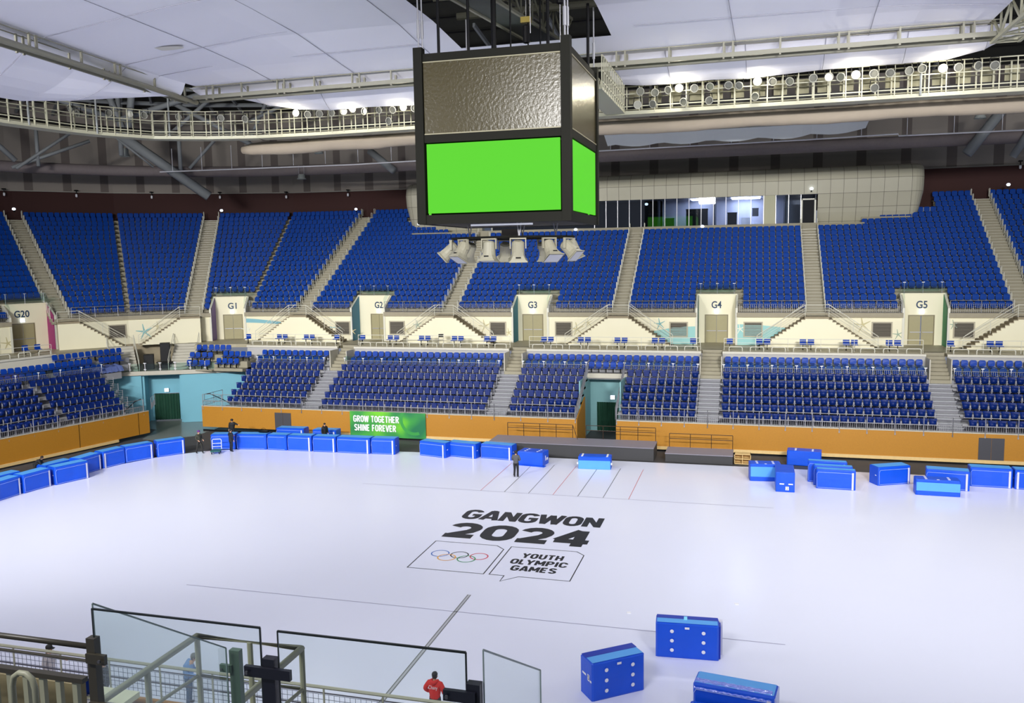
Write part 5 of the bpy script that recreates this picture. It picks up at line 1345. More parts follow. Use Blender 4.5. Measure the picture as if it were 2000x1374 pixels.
o = mb.build('roof_frame',TRUSS); o['kind'] = 'structure'; o['label'] = 'grey roof rafters'
# stair truss right behind the scoreboard side (seen at left of it)
r = empty('link_catwalk',(-33.0,83.0,26.3)); tag(r,'dark railed catwalk under the roof left of the scoreboard','catwalk')
mb = MB()
for dz in (0,1.1): mb.bar((0,0,dz),(14,3,dz-2.0),0.1,0.12)
for k in range(14): mb.bar((k,0.2*k,-0.143*k),(k,0.2*k,1.1-0.143*k),0.08,0.08)
mb.build('guard_rail',TRUSS,r)
# ================================================================ scoreboard
SX0,SX1,SY0,SY1,SZ0,SZ1 = -14.85,-7.95,38.1,45.0,16.0,23.75
r = empty('scoreboard',((SX0+SX1)/2,(SY0+SY1)/2,SZ0)); tag(r,'large four-sided hanging scoreboard cube with green screens','scoreboard')
W = SX1-SX0; hwx = W/2
mb = MB()
for sx in (-1,1):
    for sy in (-1,1): mb.box(sx*hwx-0.21,sy*hwx-0.21,0,sx*hwx+0.21,sy*hwx+0.21,SZ1-SZ0+0.25)
mb.build('corner_posts',DKM,r)
mb = MB()
for sx,sy,ax in ((0,-1,0),(0,1,0),(-1,0,1),(1,0,1)):
    for (z0,z1,d) in ((0,0.42,0.16),(3.72,4.1,0.14),(7.35,7.72,0.1)):
        if ax == 0: mb.box(-hwx,sy*hwx-d,z0,hwx,sy*hwx+d,z1)
        else: mb.box(sx*hwx-d,-hwx,z0,sx*hwx+d,hwx,z1)
mb.build('frame_rails',DKM,r)
mb = MB(); mb.box(-hwx,-hwx,0.02,hwx,hwx,0.1); mb.build('underside',BLACK,r)
mb = MB(); mb.box(-hwx+0.3,-hwx+0.3,0.05,hwx-0.3,hwx-0.3,7.5); mb.build('core',BLACK,r)
GS = mat('green_led_screen',(6,16,4),0.6,emit=(100,228,50),estr=0.60,spec=0.1)
US = mat('unlit_led_screen',(62,54,20),0.26,metal=0.0,noise=0.12,nscale=0.6,bump=0.22,bscale=7.0)
nt = US.node_tree
br = nt.nodes.new('ShaderNodeTexBrick'); br.inputs['Scale'].default_value = 1.0; br.inputs['Brick Width'].default_value = 0.5; br.inputs['Row Height'].default_value = 0.5; br.offset = 0; br.inputs['Mortar Size'].default_value = 0.01
for sx,sy,l in ((0,-1,'front'),(1,0,'right side'),(0,1,'rear'),(-1,0,'left side')):
    rz = math.atan2(sy,sx)+math.pi/2
    M = Matrix.Rotation(rz,4,'Z')
    mb = MB(); mb.box(-hwx+0.3,-hwx+(-0.10),0.5,hwx-0.3,-hwx-0.02,3.66,M); o = mb.build('green_screen',GS,r); o['label'] = 'lit plain green screen'
    mb = MB(); mb.box(-hwx+0.24,-hwx+(-0.12),4.12,hwx-0.24,-hwx-0.02,7.32,M); o = mb.build('unlit_screen',US,r); o['label'] = 'unlit olive grey screen'
    mb = MB(); 
    for z in (4.08,7.30): mb.box(-hwx+0.24,-hwx-0.16,z,hwx-0.24,-hwx-0.1,z+0.05,M)
    mb.build('screen_edge',mat('screen_edge_pale',(150,144,116),0.5),r)
# work light tube below
for p,l in (((-1.6,-2.2,-0.12),'front'),((0.4,1.0,-0.12),'rear')):
    pass
mb = MB(); mb.box(-1.4,-2.6,-0.1,1.6,-2.5,-0.02); mb.build('strip_light',mat('strip_light',(230,230,240),0.4,emit=(220,225,240),estr=0.35),r)
# hanging cables
i = 0
for x,y,z1,m_,rr_ in [(-14.85,38.1,27,STEEL,0.035),(-14.7,38.2,27,STEEL,0.035),(-8.0,38.1,27,STEEL,0.045),(-7.9,38.25,27,STEEL,0.035),(-7.95,45.0,27,STEEL,0.04),(-14.8,45,27,STEEL,0.04),
                   (-14.2,39,28,BLACK,0.07),(-12.9,39.5,28,BLACK,0.07),(-12.1,41,28.5,BLACK,0.13),(-11.4,41.5,28,BLACK,0.04),(-9.8,41,28,BLACK,0.04),(-9.2,40,28,BLACK,0.08),(-8.1,44.2,27,BLACK,0.08),(-10.9,43,28,BLACK,0.04)]:
    mb = MB(); mb.tube([(x,y,SZ1+(0.2 if m_ is STEEL else -0.1)),(x,y,z1)],rr_,6); i += 1
    if m_ is STEEL:
        mb.tube([(x,y,SZ1+0.7),(x,y,SZ1+1.5)],rr_*1.9,6); tag(mb.build('suspension_rod',m_),'steel suspension rod with turnbuckle above the scoreboard, number %s from left' % ordn(i),'rod','scoreboard suspension rods')
    else: tag(mb.build('hanging_cable',m_),'%s black cable hanging into the scoreboard top, %s listed from left' % ('thick' if rr_ > 0.06 else 'thin',ordn(i-6)),'cable','scoreboard cables')
for x,y,z,l in ((-8.7,40.4,26.0,'right'),(-11.0,43.0,25.0,'middle'),(-9.9,39.5,26.6,'upper')):
    r2 = empty('chain_hoist',(x,y,z)); tag(r2,'black chain hoist above the scoreboard, the %s one' % l,'hoist','chain hoists')
    mb = MB(); mb.lathe([(0.05,0),(0.17,0.05),(0.17,0.85),(0.06,0.92)],10); mb.build('chain_bag',BLACK,r2)
    mb = MB(); mb.cbox((0,0,1.15),(0.5,0.28,0.28)); mb.build('motor',mat('hoist_yellow',(150,130,40),0.5),r2)
    mb = MB(); mb.tube([(0,0,-2.0),(0,0,0)],0.02,5); mb.build('chain',STEEL,r2); mb = MB(); mb.tube([(0,0,1.2),(0,0,2.2)],0.02,5); mb.build('chain',STEEL,r2)
# box truss above the opening
r = empty('box_girder',(-15.9,36.0,27.5)); tag(r,'dark box girder with lattice sides crossing above the scoreboard','girder')
mb = MB()
L2 = Vector((2.9,19,0.0))
for dx,dz in ((0,0),(1.9,0),(0,1.7),(1.9,1.7)): mb.bar(Vector((dx,0,dz)),Vector((dx,0,dz))+L2,0.16,0.16)
mb.build('chords',CATW,r)
mb = MB(); mb.add([(0,0,0.02),(1.9,0,0.02),Vector((1.9,0,0.02))+L2,Vector((0,0,0.02))+L2],[(0,1,2,3)]); mb.build('bottom_panel',mat('girder_panel',(92,98,90),0.5,noise=0.2,nscale=1.0),r)
mb = MB()
for k in range(12):
    a = L2*(k/12); b = L2*((k+1)/12)
    for dx in (0,1.9): mb.bar(a+Vector((dx,0,0 if k%2 else 1.7)),b+Vector((dx,0,1.7 if k%2 else 0)),0.08,0.08); mb.bar(a+Vector((dx,0,0)),a+Vector((dx,0,1.7)),0.08,0.08)
mb.build('lattice',CATW,r)
mb = MB()
for x in (-15.5,-13.8,-9,-8): mb.bar((x,36,29.5),(x,56,30.5),0.14,0.2)
for y in (40,44,48,52): mb.bar((-17,y,29.3+0.05*(y-40)),(-7,y,29.3+0.05*(y-40)),0.12,0.16)
for y in (42,46,50): mb.tube([(-17,y,28.6),(-7,y+1,28.9)],0.22,8)
o = mb.build('roof_frame',CATW); o['kind'] = 'structure'; o['label'] = 'pale roof members seen through the ceiling opening'
# horn loudspeakers under the scoreboard
r = empty('speaker_truss',(-11.4,41.2,15.35)); tag(r,'dark ring truss carrying the horn loudspeakers under the scoreboard','truss')
mb = MB(); P = [(3.1*math.cos(math.radians(a)),2.6*math.sin(math.radians(a)),0) for a in range(0,361,30)]
mb.tube(P,0.06,6); mb.bar((-3.1,0,0),(3.1,0,0),0.1,0.1); mb.bar((0,-2.6,0),(0,2.6,0),0.1,0.1); mb.build('ring',DKM,r)
mb = MB()
for x,y in ((-2.2,0),(2.2,0),(0,2),(0.9,-2)): mb.tube([(x,y,0),(x+0.1,y,0.7)],0.03,5); mb.tube([(x,y,0),(x-0.1,y,0.7)],0.03,5)
mb.build('hanger',STEEL,r)
mb = MB(); mb.box(-0.6,0.2,0.05,0.2,0.6,0.45); mb.build('control_box',LOUV,r)
IVORY = mat('ivory_horn_plastic',(158,154,134),0.5)
def horn(ang, tilt, R1, label):
    p = Vector((-11.4+3.0*math.cos(ang)*R1,41.2+2.5*math.sin(ang)*R1,15.25))
    r = empty('horn_loudspeaker',p,ang+math.pi/2); tag(r,label,'loudspeaker','horn loudspeakers')
    # local: -y is outward, horn axis tilts down and outward
    M = Matrix.Translation((0,-0.05,-0.42)) @ Matrix.Rotation(-tilt,4,'X')
    def ringsq(z,w_,d_,k):
        out = []
        for j in range(16):
            a = 2*math.pi*j/16; c,s_ = math.cos(a),math.sin(a); m_ = max(abs(c),abs(s_)); f = (1-k)+k/m_
            out.append(M @ Vector((c*f*w_,s_*f*d_,z)))
        return out
    st = [ringsq(0.34,0.10,0.10,0),ringsq(0.34,0.20,0.20,0),ringsq(0.26,0.29,0.29,0),ringsq(-0.15,0.30,0.30,0.0),ringsq(-0.32,0.31,0.30,0.3),ringsq(-0.5,0.36,0.31,0.8),ringsq(-0.58,0.44,0.34,1.0),ringsq(-0.61,0.44,0.34,1.0)]
    mb = MB(); 
    for a,b in zip(st,st[1:]): mb.strip(a+[a[0]],b+[b[0]])
    mb.face(st[0]); mb.build('horn_body',IVORY,r,True)
    g = ringsq(-0.612,0.40,0.30,1.0); mb = MB(); mb.face(g); mb.build('mouth_grille',mat('horn_grille',(176,178,186),0.6),r)
    mb = MB(); 
    for sx in (-0.36,0.36): mb.bar((sx,-0.05,-0.45),(sx,-0.05,0.0),0.05,0.12)
    mb.bar((-0.38,-0.05,0.02),(0.38,-0.05,0.02),0.14,0.06); mb.build('yoke',IVORY,r)
    mb = MB(); mb.face([M @ Vector(v) for v in ((-0.12,-0.31,-0.42),(0.12,-0.31,-0.42),(0.12,-0.312,-0.36),(-0.12,-0.312,-0.36))]); mb.build('vent_slot',BLACK,r)
N_H = ['left, outermost','left, second','front left of centre','front right of centre','right, second','right, outermost','rear right','rear centre right','rear centre left','rear left']
for (a,t,R1,l) in ((192,0.85,0.95,'leftmost'),(232,0.55,0.95,'second from left, front'),(262,0.12,1.0,'third from left, front'),(288,-0.25,1.0,'fourth from left, front'),(318,0.6,0.95,'fifth from left, front'),(345,0.8,0.95,'rightmost'),(20,0.4,0.9,'rear right'),(70,0.45,0.95,'rear, behind the fourth'),(110,0.45,0.95,'rear, behind the third'),(150,0.5,0.9,'rear left')):
    horn(math.radians(a),t,1.0,'ivory horn loudspeaker under the scoreboard, '+l)
# ================================================================ crash pads
def pad(p0, p1, label, style='front', depth=0.95, h=1.18, lean=0.0, strap=1, top=PADL, z0=0.0, num=None, full=None):
    p0 = Vector((p0[0],p0[1],0)); p1 = Vector((p1[0],p1[1],0)); d = p1-p0; W = d.length if full is None else full
    rz = math.atan2(d.y,d.x); r = empty('crash_pad',(p0.x,p0.y,z0),rz); tag(r,label,'crash pad','blue rink crash pads')
    rnd = random.Random(hash(label) % 1000 if False else int(abs(p0.x*31+p0.y*17)*10))
    j = lambda a: rnd.uniform(-a,a)
    def P(x,y,z): return Vector((x+lean*z*0.3, y, z))
    # rounded body by stations along x with chamfered corners and soft bulge
    mb = MB(); c = 0.05; secs = []
    for t in (0,0.03,0.25,0.5,0.75,0.97,1):
        s_ = 0.03 if t in (0,1) else 0.0; bl = 0.0 if t in (0,1) else 0.02+j(0.012)
        x = W*t
        secs.append([P(x,0+s_+0.0,0.0),P(x,-bl+s_,c),P(x,-bl*1.4+s_,h*0.5),P(x,-bl+s_,h-c),P(x,c,h-s_+j(0.006)),P(x,depth-c,h-s_),P(x,depth-s_,h-c),P(x,depth-s_,0)])
    for a,b in zip(secs,secs[1:]): mb.strip(a+[a[0]],b+[b[0]])
    mb.face(secs[0][::-1]); mb.face(secs[-1])
    mb.build('pad_body',PADB,r)
    e = 0.055
    mb = MB(); mb.add([P(0.04,0.07 if style != 'dots' else 0.02,h+0.006),P(W-0.04,0.07 if style != 'dots' else 0.02,h+0.006),P(W-0.04,depth*(0.92 if style != 'dots' else 0.55),h+0.006),P(0.04,depth*(0.92 if style != 'dots' else 0.55),h+0.006)],[(0,1,2,3)])
    if style in ('front','dots'): mb.build('light_top_cover',top,r)
    def fbar(mb,x0,z0_,x1,z1_,w_):
        a = P(x0,-e,z0_); b = P(x1,-e,z1_); mb.bar(a,b,0.01,w_)
    if style == 'front':
        mb = MB(); fbar(mb,0.1,h-0.17,W-0.16,h-0.17,0.022); fbar(mb,0.1,0.08,W-0.16,0.08,0.022)
        mb.tube([P(0.1,-e,h-0.17),P(0.03,-e,h-0.3),P(0.06,-e,0.08)],0.01,4); mb.build('white_piping',PIPING,r)
        if strap:
            mb = MB(); x = W-0.17 if strap == 1 else 0.14
            mb.face([P(x-0.055,-e-0.01,0.02),P(x+0.055,-e-0.01,0.02),P(x+0.055,-e-0.01,h-0.12),P(x-0.055,-e-0.01,h-0.12)]); mb.build('hook_and_loop_strap',STRAP,r)
        mb = MB(); mb.add([P(W+0.004,0.2,h*0.5),P(W+0.004,0.34,h*0.5),P(W+0.004,0.34,h*0.55),P(W+0.004,0.2,h*0.55)],[(0,1,2,3)]); mb.add([P(-0.004,0.34,h*0.5),P(-0.004,0.2,h*0.5),P(-0.004,0.2,h*0.55),P(-0.004,0.34,h*0.55)],[(0,1,2,3)]); mb.build('side_label',TAPE,r)
    if style == 'dots':
        for xx in (W*0.26,W*0.76):
            for zz in (0.24,0.51,0.78):
                mb = MB(); n = 14; mb.face([P(xx+0.068*math.cos(2*math.pi*k/n),-e-0.006,h*zz+0.068*math.sin(2*math.pi*k/n)) for k in range(n)]); mb.build('white_disc',TAPE,r)
        mb = MB(); mb.face([P(W*0.5-0.08,-e-0.006,h*0.86),P(W*0.5+0.08,-e-0.006,h*0.86),P(W*0.5+0.08,-e-0.006,h*0.92),P(W*0.5-0.08,-e-0.006,h*0.92)]); mb.build('paper_label',TAPE,r)
        mb = MB(); mb.add([P(0.02,depth*0.56,h+0.008),P(W-0.02,depth*0.56,h+0.008),P(W-0.02,depth*0.97,h+0.008),P(0.02,depth*0.97,h+0.008)],[(0,1,2,3)]); mb.build('dark_top_strip',PADD,r)
    if style == 'lying':
        mb = MB()
        mb.face([P(0.03,-e,0.28 if h < 1 else 0.3),P(W-0.03,-e,0.28),P(W-0.03,-e,h-0.16),P(0.03,-e,h-0.16)]); mb.build('light_front_cover',PADL,r)
        for xx in (W*0.24,W*0.76):
            for yy in (0.22,0.5,0.78):
                mb = MB(); mb.cbox(P(xx+0.0,depth*yy,h+0.008),(0.13,0.1,0.012)); mb.build('white_disc',TAPE,r)
        mb = MB(); mb.cbox(P(W*0.5,0.08,h+0.008),(0.14,0.08,0.012)); mb.build('paper_label',TAPE,r)
    if style == 'end':
        mb = MB()
        for xx in (W*0.32,W*0.78): mb.cbox(P(xx,-e-0.005,h*0.42),(0.26,0.01,0.07))
        mb.build('white_stripe',TAPE,r)
        mb = MB(); mb.cbox(P(W*0.6,-e-0.004,h*0.2),(0.19,0.008,0.22)); mb.build('number_plate',TAPE,r)
        if num:
            mb = MB(); add_text(mb,num,P(W*0.6-0.05,-e-0.012,h*0.13),(1,0,0),(0,0,1),0.1,0.16,0.0); mb.build('number',INK,r)
    return r
pad((-44.3,38.6),(-44.3,40.6),'blue pad at the extreme left edge of the ice')
pad((-44.35,40.75),(-44.3,42.7),'leftmost whole blue pad standing against the ice edge')
pad((-44.2,42.8),(-43.95,44.78),'second blue pad from the left along the ice edge, with a small scuff')
pad((-43.75,44.9),(-43.0,47.05),'blue pad standing slightly forward of the left row')
pad((-44.0,47.4),(-43.92,49.25),'blue pad half hidden behind the forward one in the left row')
pad((-43.9,49.4),(-43.45,51.1),'blue pad fifth along the left curve',strap=2)
pad((-43.45,51.15),(-42.5,52.95),'blue pad sixth along the left curve')
pad((-42.3,53.15),(-41.1,54.75),'blue pad at the end of the left curve next to the dark gap')
pad((-46.3,42.2),(-45.9,44.3),'blue pad lying behind the left row near the edge of the picture',h=1.0)
pad((-45.6,46.0),(-45.2,48.0),'flat blue pad behind the middle of the left row',h=0.95)
pad((-39.9,56.25),(-38.1,56.75),'blue pad behind the hand truck, first right of the dark gap',strap=0)
pad((-38.0,56.8),(-35.6,57.1),'long blue pad behind the person in the long black coat',strap=0)
pad((-35.5,57.1),(-33.9,57.15),'blue pad third in the joined far row',strap=0)
pad((-33.8,57.15),(-31.85,57.25),'blue pad fourth in the joined far row')
pad((-31.7,57.2),(-29.85,57.3),'blue pad fifth in the joined far row, skewed strap at left')
pad((-29.75,57.3),(-27.1,57.35),'blue pad sixth in the joined far row, left of its end')
pad((-27.0,57.4),(-25.15,57.5),'blue pad ending the joined far row, below the green banner')
pad((-36.7,60.4),(-34.3,60.5),'blue pad in the back beside the dark grey door',h=1.0)
pad((-33.4,60.3),(-31.4,60.4),'blue pad in the back beside the person in black',h=1.0)
pad((-23.3,57.75),(-21.1,57.2),'first of three blue pads right of the banner',h=1.08)
pad((-21.2,57.9),(-18.9,57.45),'middle of three blue pads right of the banner',h=1.05)
pad((-18.6,57.8),(-16.2,57.5),'third blue pad right of the banner, beside the grey-jacket person',h=1.05)
pad((-15.5,56.45),(-13.65,56.2),'blue pad lying with white dots on top left of the light-blue one',style='lying2',depth=1.2,h=0.95)
r_ = COL.objects.get('crash_pad.022')
pad((-11.15,56.15),(-8.95,56.3),'lone blue pad with light-blue lower front before the long stage',style='lone',depth=0.95,h=0.85)
pad((0.1,55.3),(2.0,55.5),'blue pad lying with light-blue front and dots left of the numbered pad',style='lying',depth=1.0,h=1.1)
pad((1.6,53.1),(2.7,53.1),'blue pad seen end-on with a small number plate',style='end',depth=2.1,h=1.2,num='2')
pad((2.5,60.1),(4.7,59.9),'dark blue pad against the far wall with white dots on its top',style='lying3',depth=1.0,h=1.0)
pad((4.0,54.4),(6.25,54.3),'front pad of the stack of three pads',depth=0.55,h=1.2)
pad((3.9,55.1),(6.15,55.0),'middle pad of the stack of three pads',depth=0.55,h=1.25)
pad((3.6,55.85),(5.9,55.75),'rear pad of the stack of three pads',depth=0.55,h=1.35)
pad((7.7,55.7),(9.75,56.7),'blue pad turned at an angle right of the stack of three',h=1.15,full=2.2)
pad((9.55,54.1),(11.95,54.05),'low blue pad with light-blue front and dots before another pad',style='lying',depth=0.9,h=0.95)
pad((10.4,55.8),(12.75,55.5),'blue pad standing behind the low dotted one',h=1.18)
pad((13.05,56.8),(15.35,56.7),'blue pad second from the right edge of the picture')
pad((15.45,56.6),(17.7,56.6),'blue pad cut by the right edge of the picture',strap=2)
# extra pieces of special pads
def pad_named(sub): 
    return [o for o in COL.objects if o.name.startswith('crash_pad') and o.parent is None and sub in o.get('label','')][0]
q = pad_named('white dots on top left')
for xx in (0.45,1.35):
    for yy in (0.25,0.5,0.75):
        mb = MB(); mb.cbox((xx+0.12*yy,1.2*yy,0.96),(0.12,0.1,0.014)); mb.build('white_disc',TAPE,q)
mb = MB(); mb.cbox((1.9,0.5,0.5),(0.02,0.06,0.34)); mb.cbox((1.9,0.8,0.4),(0.02,0.25,0.16)); mb.build('side_label',TAPE,q)
mb = MB(); mb.box(0.1,-0.2,0.0,2.05,0.2,0.04); mb.build('bottom_flap',PADB,q)
q = pad_named('lone blue pad')
mb = MB(); mb.face([(0.02,-0.045,0.01),(2.18,-0.045,0.01),(2.18,-0.045,0.6),(0.02,-0.045,0.6)]); mb.build('light_front_cover',PADL,q)
mb = MB()
for xx in (0.25,1.95): mb.box(xx-0.06,0.05,0.852,xx+0.06,0.88,0.865)
mb.build('white_strap',TAPE,q)
mb = MB(); mb.cbox((-0.04,0.1,0.38),(0.1,0.14,0.13)); mb.cbox((2.24,0.1,0.38),(0.1,0.14,0.13)); mb.build('side_label',TAPE,q)
q = pad_named('against the far wall')
mb = MB()
for xx in (0.55,1.65):
    for yy in (0.2,0.45,0.7): mb.cbox((xx,yy,1.01),(0.12,0.12,0.014))
mb.build('white_disc',TAPE,q)
# near pads
pad((-4.80,26.15),(-3.25,27.35),'large near blue pad with six white discs and light-blue top, left of three',style='dots',depth=0.82,h=1.3)
q = pad_named('left of three')
mb = MB(); mb.add([(-0.01,0.16,0.62),(-0.01,0.30,0.62),(-0.01,0.30,0.84),(-0.01,0.16,0.84)],[(0,3,2,1)]); mb.add([(-0.01,0.4,0.72),(-0.01,0.66,0.72),(-0.01,0.66,0.79),(-0.01,0.4,0.79)],[(0,3,2,1)]); mb.add([(-0.01,0.02,0.62),(-0.01,0.13,0.62),(-0.01,0.13,0.69),(-0.01,0.02,0.69)],[(0,3,2,1)]); mb.build('number_plate',TAPE,q)
mb = MB(); add_text(mb,'5',(-0.016,0.27,0.66),(0,-1,0),(0,0,1),0.09,0.15,0.0); mb.build('number',INK,q)
pad((-3.14,29.85),(-0.93,30.0),'upright blue pad with six white discs and a grey side flap',style='dots',depth=0.7,h=1.3)
q = pad_named('grey side flap')
mb = MB(); mb.box(2.24,0.5,0.0,2.36,0.72,1.25); mb.build('side_flap',STRAP,q); mb = MB(); mb.box(2.2,0.12,0.02,2.28,0.62,1.22); mb.build('side_gusset',PADD,q)
mb = MB(); mb.cbox((1.05,0.45,1.312),(0.12,0.3,0.012)); mb.build('cyan_tag',mat('cyan_tag',(130,220,250),0.5),q)
# leaning pair at the bottom edge
q = pad((-1.55,25.6),(0.85,25.25),'blue pad wrapped in clear film with light-blue top at the bottom edge',style='front',depth=0.85,h=1.35,strap=1)
FILM = mat('clear_film',(120,140,236),0.12,metal=0.0,bump=1.0,bscale=9.0); FILM.node_tree.nodes['Principled BSDF'].inputs['Specular IOR Level'].default_value = 0.9
mb = MB(); n = 24; A = []; Bq = []; Cq = []
for k in range(n+1):
    x = 0.03+2.3*k/n; A.append((x,0.34+0.02*math.sin(k*2.3),1.362)); Bq.append((x,0.12+0.03*math.sin(k*1.7),1.372)); Cq.append((x,-0.05,1.2+0.02*math.sin(k*3.1)))
mb.strip(Cq,Bq); mb.strip(Bq,A); mb.build('plastic_film',FILM,q,True)
mb = MB(); mb.box(2.4,0.02,0.05,2.46,0.84,1.3); mb.build('film_wrapped_side',mat('film_side',(170,178,226),0.3,bump=0.8,bscale=6),q)
q = pad((-1.75,24.35),(0.4,24.05),'blue pad lying low with white discs, cut by the bottom edge',style='none',depth=1.15,h=0.85)
mb = MB(); mb.add([(0.02,0.0,0.856),(2.1,0.0,0.856),(2.1,0.85,0.856),(0.02,0.85,0.856)],[(0,1,2,3)]); mb.build('pale_top_film',mat('pale_blue_film',(96,128,226),0.3,noise=0.2,nscale=5,bump=0.6,bscale=8),q)
for x,y in ((0.45,0.95),(0.4,0.62),(0.35,0.3),(1.7,0.95),(1.65,0.62)):
    mb = MB(); mb.lathe([(0.075,0),(0.075,0.01)],14,Matrix.Translation((x,y,0.858))); mb.build('white_disc',TAPE,q)
# ================================================================ hand truck
r = empty('platform_truck',(-38.85,55.5,0),math.radians(203)); tag(r,'white-handled platform truck with green deck beside the pads','trolley')
mb = MB(); mb.box(-0.35,-0.05,0.2,0.35,0.74,0.26); mb.build('deck',mat('truck_green',(20,92,80),0.5),r)
mb = MB(); mb.tube([(-0.33,0.0,0.22),(-0.33,-0.03,0.95),(-0.27,-0.03,1.02),(0.27,-0.03,1.02),(0.33,-0.03,0.95),(0.33,0.0,0.22)],0.025,6); mb.tube([(-0.33,-0.02,0.7),(0.33,-0.02,0.7)],0.018,6); mb.tube([(-0.33,-0.01,0.45),(0.33,-0.01,0.45)],0.018,6); mb.build('handle',TAPE,r)
for x in (-0.27,0.27):
    for y in (0.08,0.62):
        mb = MB(); mb.lathe([(0.09,-0.02),(0.09,0.02)],10,Matrix.Translation((x,y,0.09)) @ Matrix.Rotation(math.pi/2,4,'Y')); mb.build('wheel',BLACK,r)
r = empty('duffel_bag',(-36.1,57.6,1.19),0.1); tag(r,'black duffel bag lying on top of the far blue pads','bag')
mb = MB(); mb.tube([(-0.45,0,0.1),(-0.35,0,0.14),(0,0,0.15),(0.35,0,0.14),(0.45,0,0.1)],[0.05,0.12,0.14,0.12,0.05],8); mb.build('bag_body',BLACK,r,True)
mb = MB(); mb.tube([(-0.2,0,0.26),(-0.1,0,0.36),(0.1,0,0.36),(0.2,0,0.26)],0.015,5); mb.build('handle',BLACK,r)
# ================================================================ people
def skin_obj(name, nodes, edges, m, parent, levels=2, root=0):
    me = bpy.data.meshes.new(name); me.from_pydata([Vector(n[0]) for n in nodes],edges,[]); me.materials.append(m)
    o = bpy.data.objects.new(name,me); COL.objects.link(o)
    if parent is not None: o.parent = parent
    me.skin_vertices.new() if hasattr(me.skin_vertices,'new') else None
    md = o.modifiers.new('skin','SKIN'); md.use_smooth_shade = True
    if not me.skin_vertices: 
        bpy.context.view_layer.update()
    sv = me.skin_vertices[0].data
    for i,n in enumerate(nodes):
        rr = n[1]; sv[i].radius = (rr,rr) if not isinstance(rr,tuple) else rr; sv[i].use_root = (i == root)
    sd = o.modifiers.new('sub','SUBSURF'); sd.levels = levels; sd.render_levels = levels
    return o
def person(name_label, loc, rz, P, top, pants, shoes, hair, hat=None, coat_len=0.0, hood=False, gloves=None):
    # local frame: figure faces -y. P overrides joints
    J = dict(pel=(0,0,0.95),sp=(0,0.0,1.15),ch=(0,-0.01,1.36),nk=(0,0,1.50),hd=(0,-0.02,1.62),
             sL=(0.185,0,1.42),sR=(-0.185,0,1.42),eL=(0.25,0.02,1.14),eR=(-0.25,0.02,1.14),wL=(0.25,-0.08,0.90),wR=(-0.25,-0.08,0.90),
             hL=(0.095,0,0.92),hR=(-0.095,0,0.92),kL=(0.11,-0.02,0.50),kR=(-0.11,-0.02,0.50),aL=(0.12,0.02,0.09),aR=(-0.12,0.02,0.09))
    J.update(P); V = {k:Vector(v) for k,v in J.items()}
    r = empty('person',loc,rz); tag(r,name_label,'person')
    # body: one continuous surface
    hd = V['hd']; nd = []; ed = []
    def N(p,rr): nd.append((p,rr)); return len(nd)-1
    a = N(V['pel'],(0.125,0.095)); b = N(V['sp'],(0.11,0.085)); c = N(V['ch'],(0.125,0.085)); d = N(V['nk'],0.052); e = N(hd-Vector((0,0,0.06)),(0.062,0.07)); f = N(hd+Vector((0,0,0.03)),(0.075,0.092)); g = N(hd+Vector((0,0,0.09)),(0.06,0.075))
    ed += [(a,b),(b,c),(c,d),(d,e),(e,f),(f,g)]
    for s_ in 'LR':
        i = N(V['s'+s_],0.048); j = N(V['e'+s_],0.040); k = N(V['w'+s_],0.028); ed += [(c,i),(i,j),(j,k)]
        dirv = (V['w'+s_]-V['e'+s_]).normalized(); sd_ = Vector((1,0,0)) if s_ == 'L' else Vector((-1,0,0))
        sd_ = (sd_-dirv*sd_.dot(dirv)).normalized(); up_ = dirv.cross(sd_)
        pm = N(V['w'+s_]+dirv*0.07,(0.032,0.020)); ed.append((k,pm))
        for q_,(o_,ln) in enumerate(((-0.030,0.062),(-0.010,0.075),(0.010,0.070),(0.028,0.055))):
            b0 = V['w'+s_]+dirv*0.10+up_*o_; f1 = N(b0+dirv*ln*0.55-sd_*0.006,0.0085); f2 = N(b0+dirv*ln-sd_*0.02,0.0075); ed += [(pm,f1),(f1,f2)]
        t1 = N(V['w'+s_]+dirv*0.055-up_*0.042,0.010); t2 = N(V['w'+s_]+dirv*0.095-up_*0.055,0.009); ed += [(k,t1),(t1,t2)]
        l = N(V['h'+s_],0.075); m_ = N(V['k'+s_],0.052); n_2 = N(V['a'+s_],0.04); ed += [(a,l),(l,m_),(m_,n_2)]
    skin_obj('body',nd,ed,SKIN,r,1)
    # face
    mb = MB(); mb.lathe([(0.004,0.02),(0.014,0.0),(0.016,-0.03),(0.004,-0.038)],6,Matrix.Translation(hd+Vector((0,-0.095,0.0)))); mb.build('nose',SKIN,r)
    for sx in (-0.03,0.03):
        mb = MB(); mb.lathe([(0.002,-0.008),(0.009,0),(0.002,0.008)],6,Matrix.Translation(hd+Vector((sx,-0.09,0.02)))); mb.build('eye',BLACK,r)
        mb = MB(); mb.lathe([(0.004,-0.03),(0.016,-0.01),(0.018,0.015),(0.004,0.03)],6,Matrix.Translation(hd+Vector((sx*2.75,0.0,0.0)))); mb.build('ear',SKIN,r)
    mb = MB(); mb.box(-0.022,-0.092,-0.052,0.022,-0.085,-0.044,Matrix.Translation(hd)); mb.build('mouth',mat('lip',(150,90,84),0.6),r)
    # hair
    mb = MB(); n = 12; ang = [(0.092,0.02),(0.098,0.05),(0.092,0.09),(0.07,0.122),(0.03,0.14)]
    rows = []
    for k_,(rr,z) in enumerate([(0.082,-0.05)]+ang):
        row = []
        for q_ in range(n+1):
            A_ = 2*math.pi*q_/n; fr = max(0,-math.sin(A_)); zz = z+(0.075*fr if k_ == 0 else (0.03*fr if k_ == 1 else 0))
            row.append(hd+Vector((rr*math.cos(A_)*0.94,rr*math.sin(A_)*1.06+0.006,zz)))
        rows.append(row)
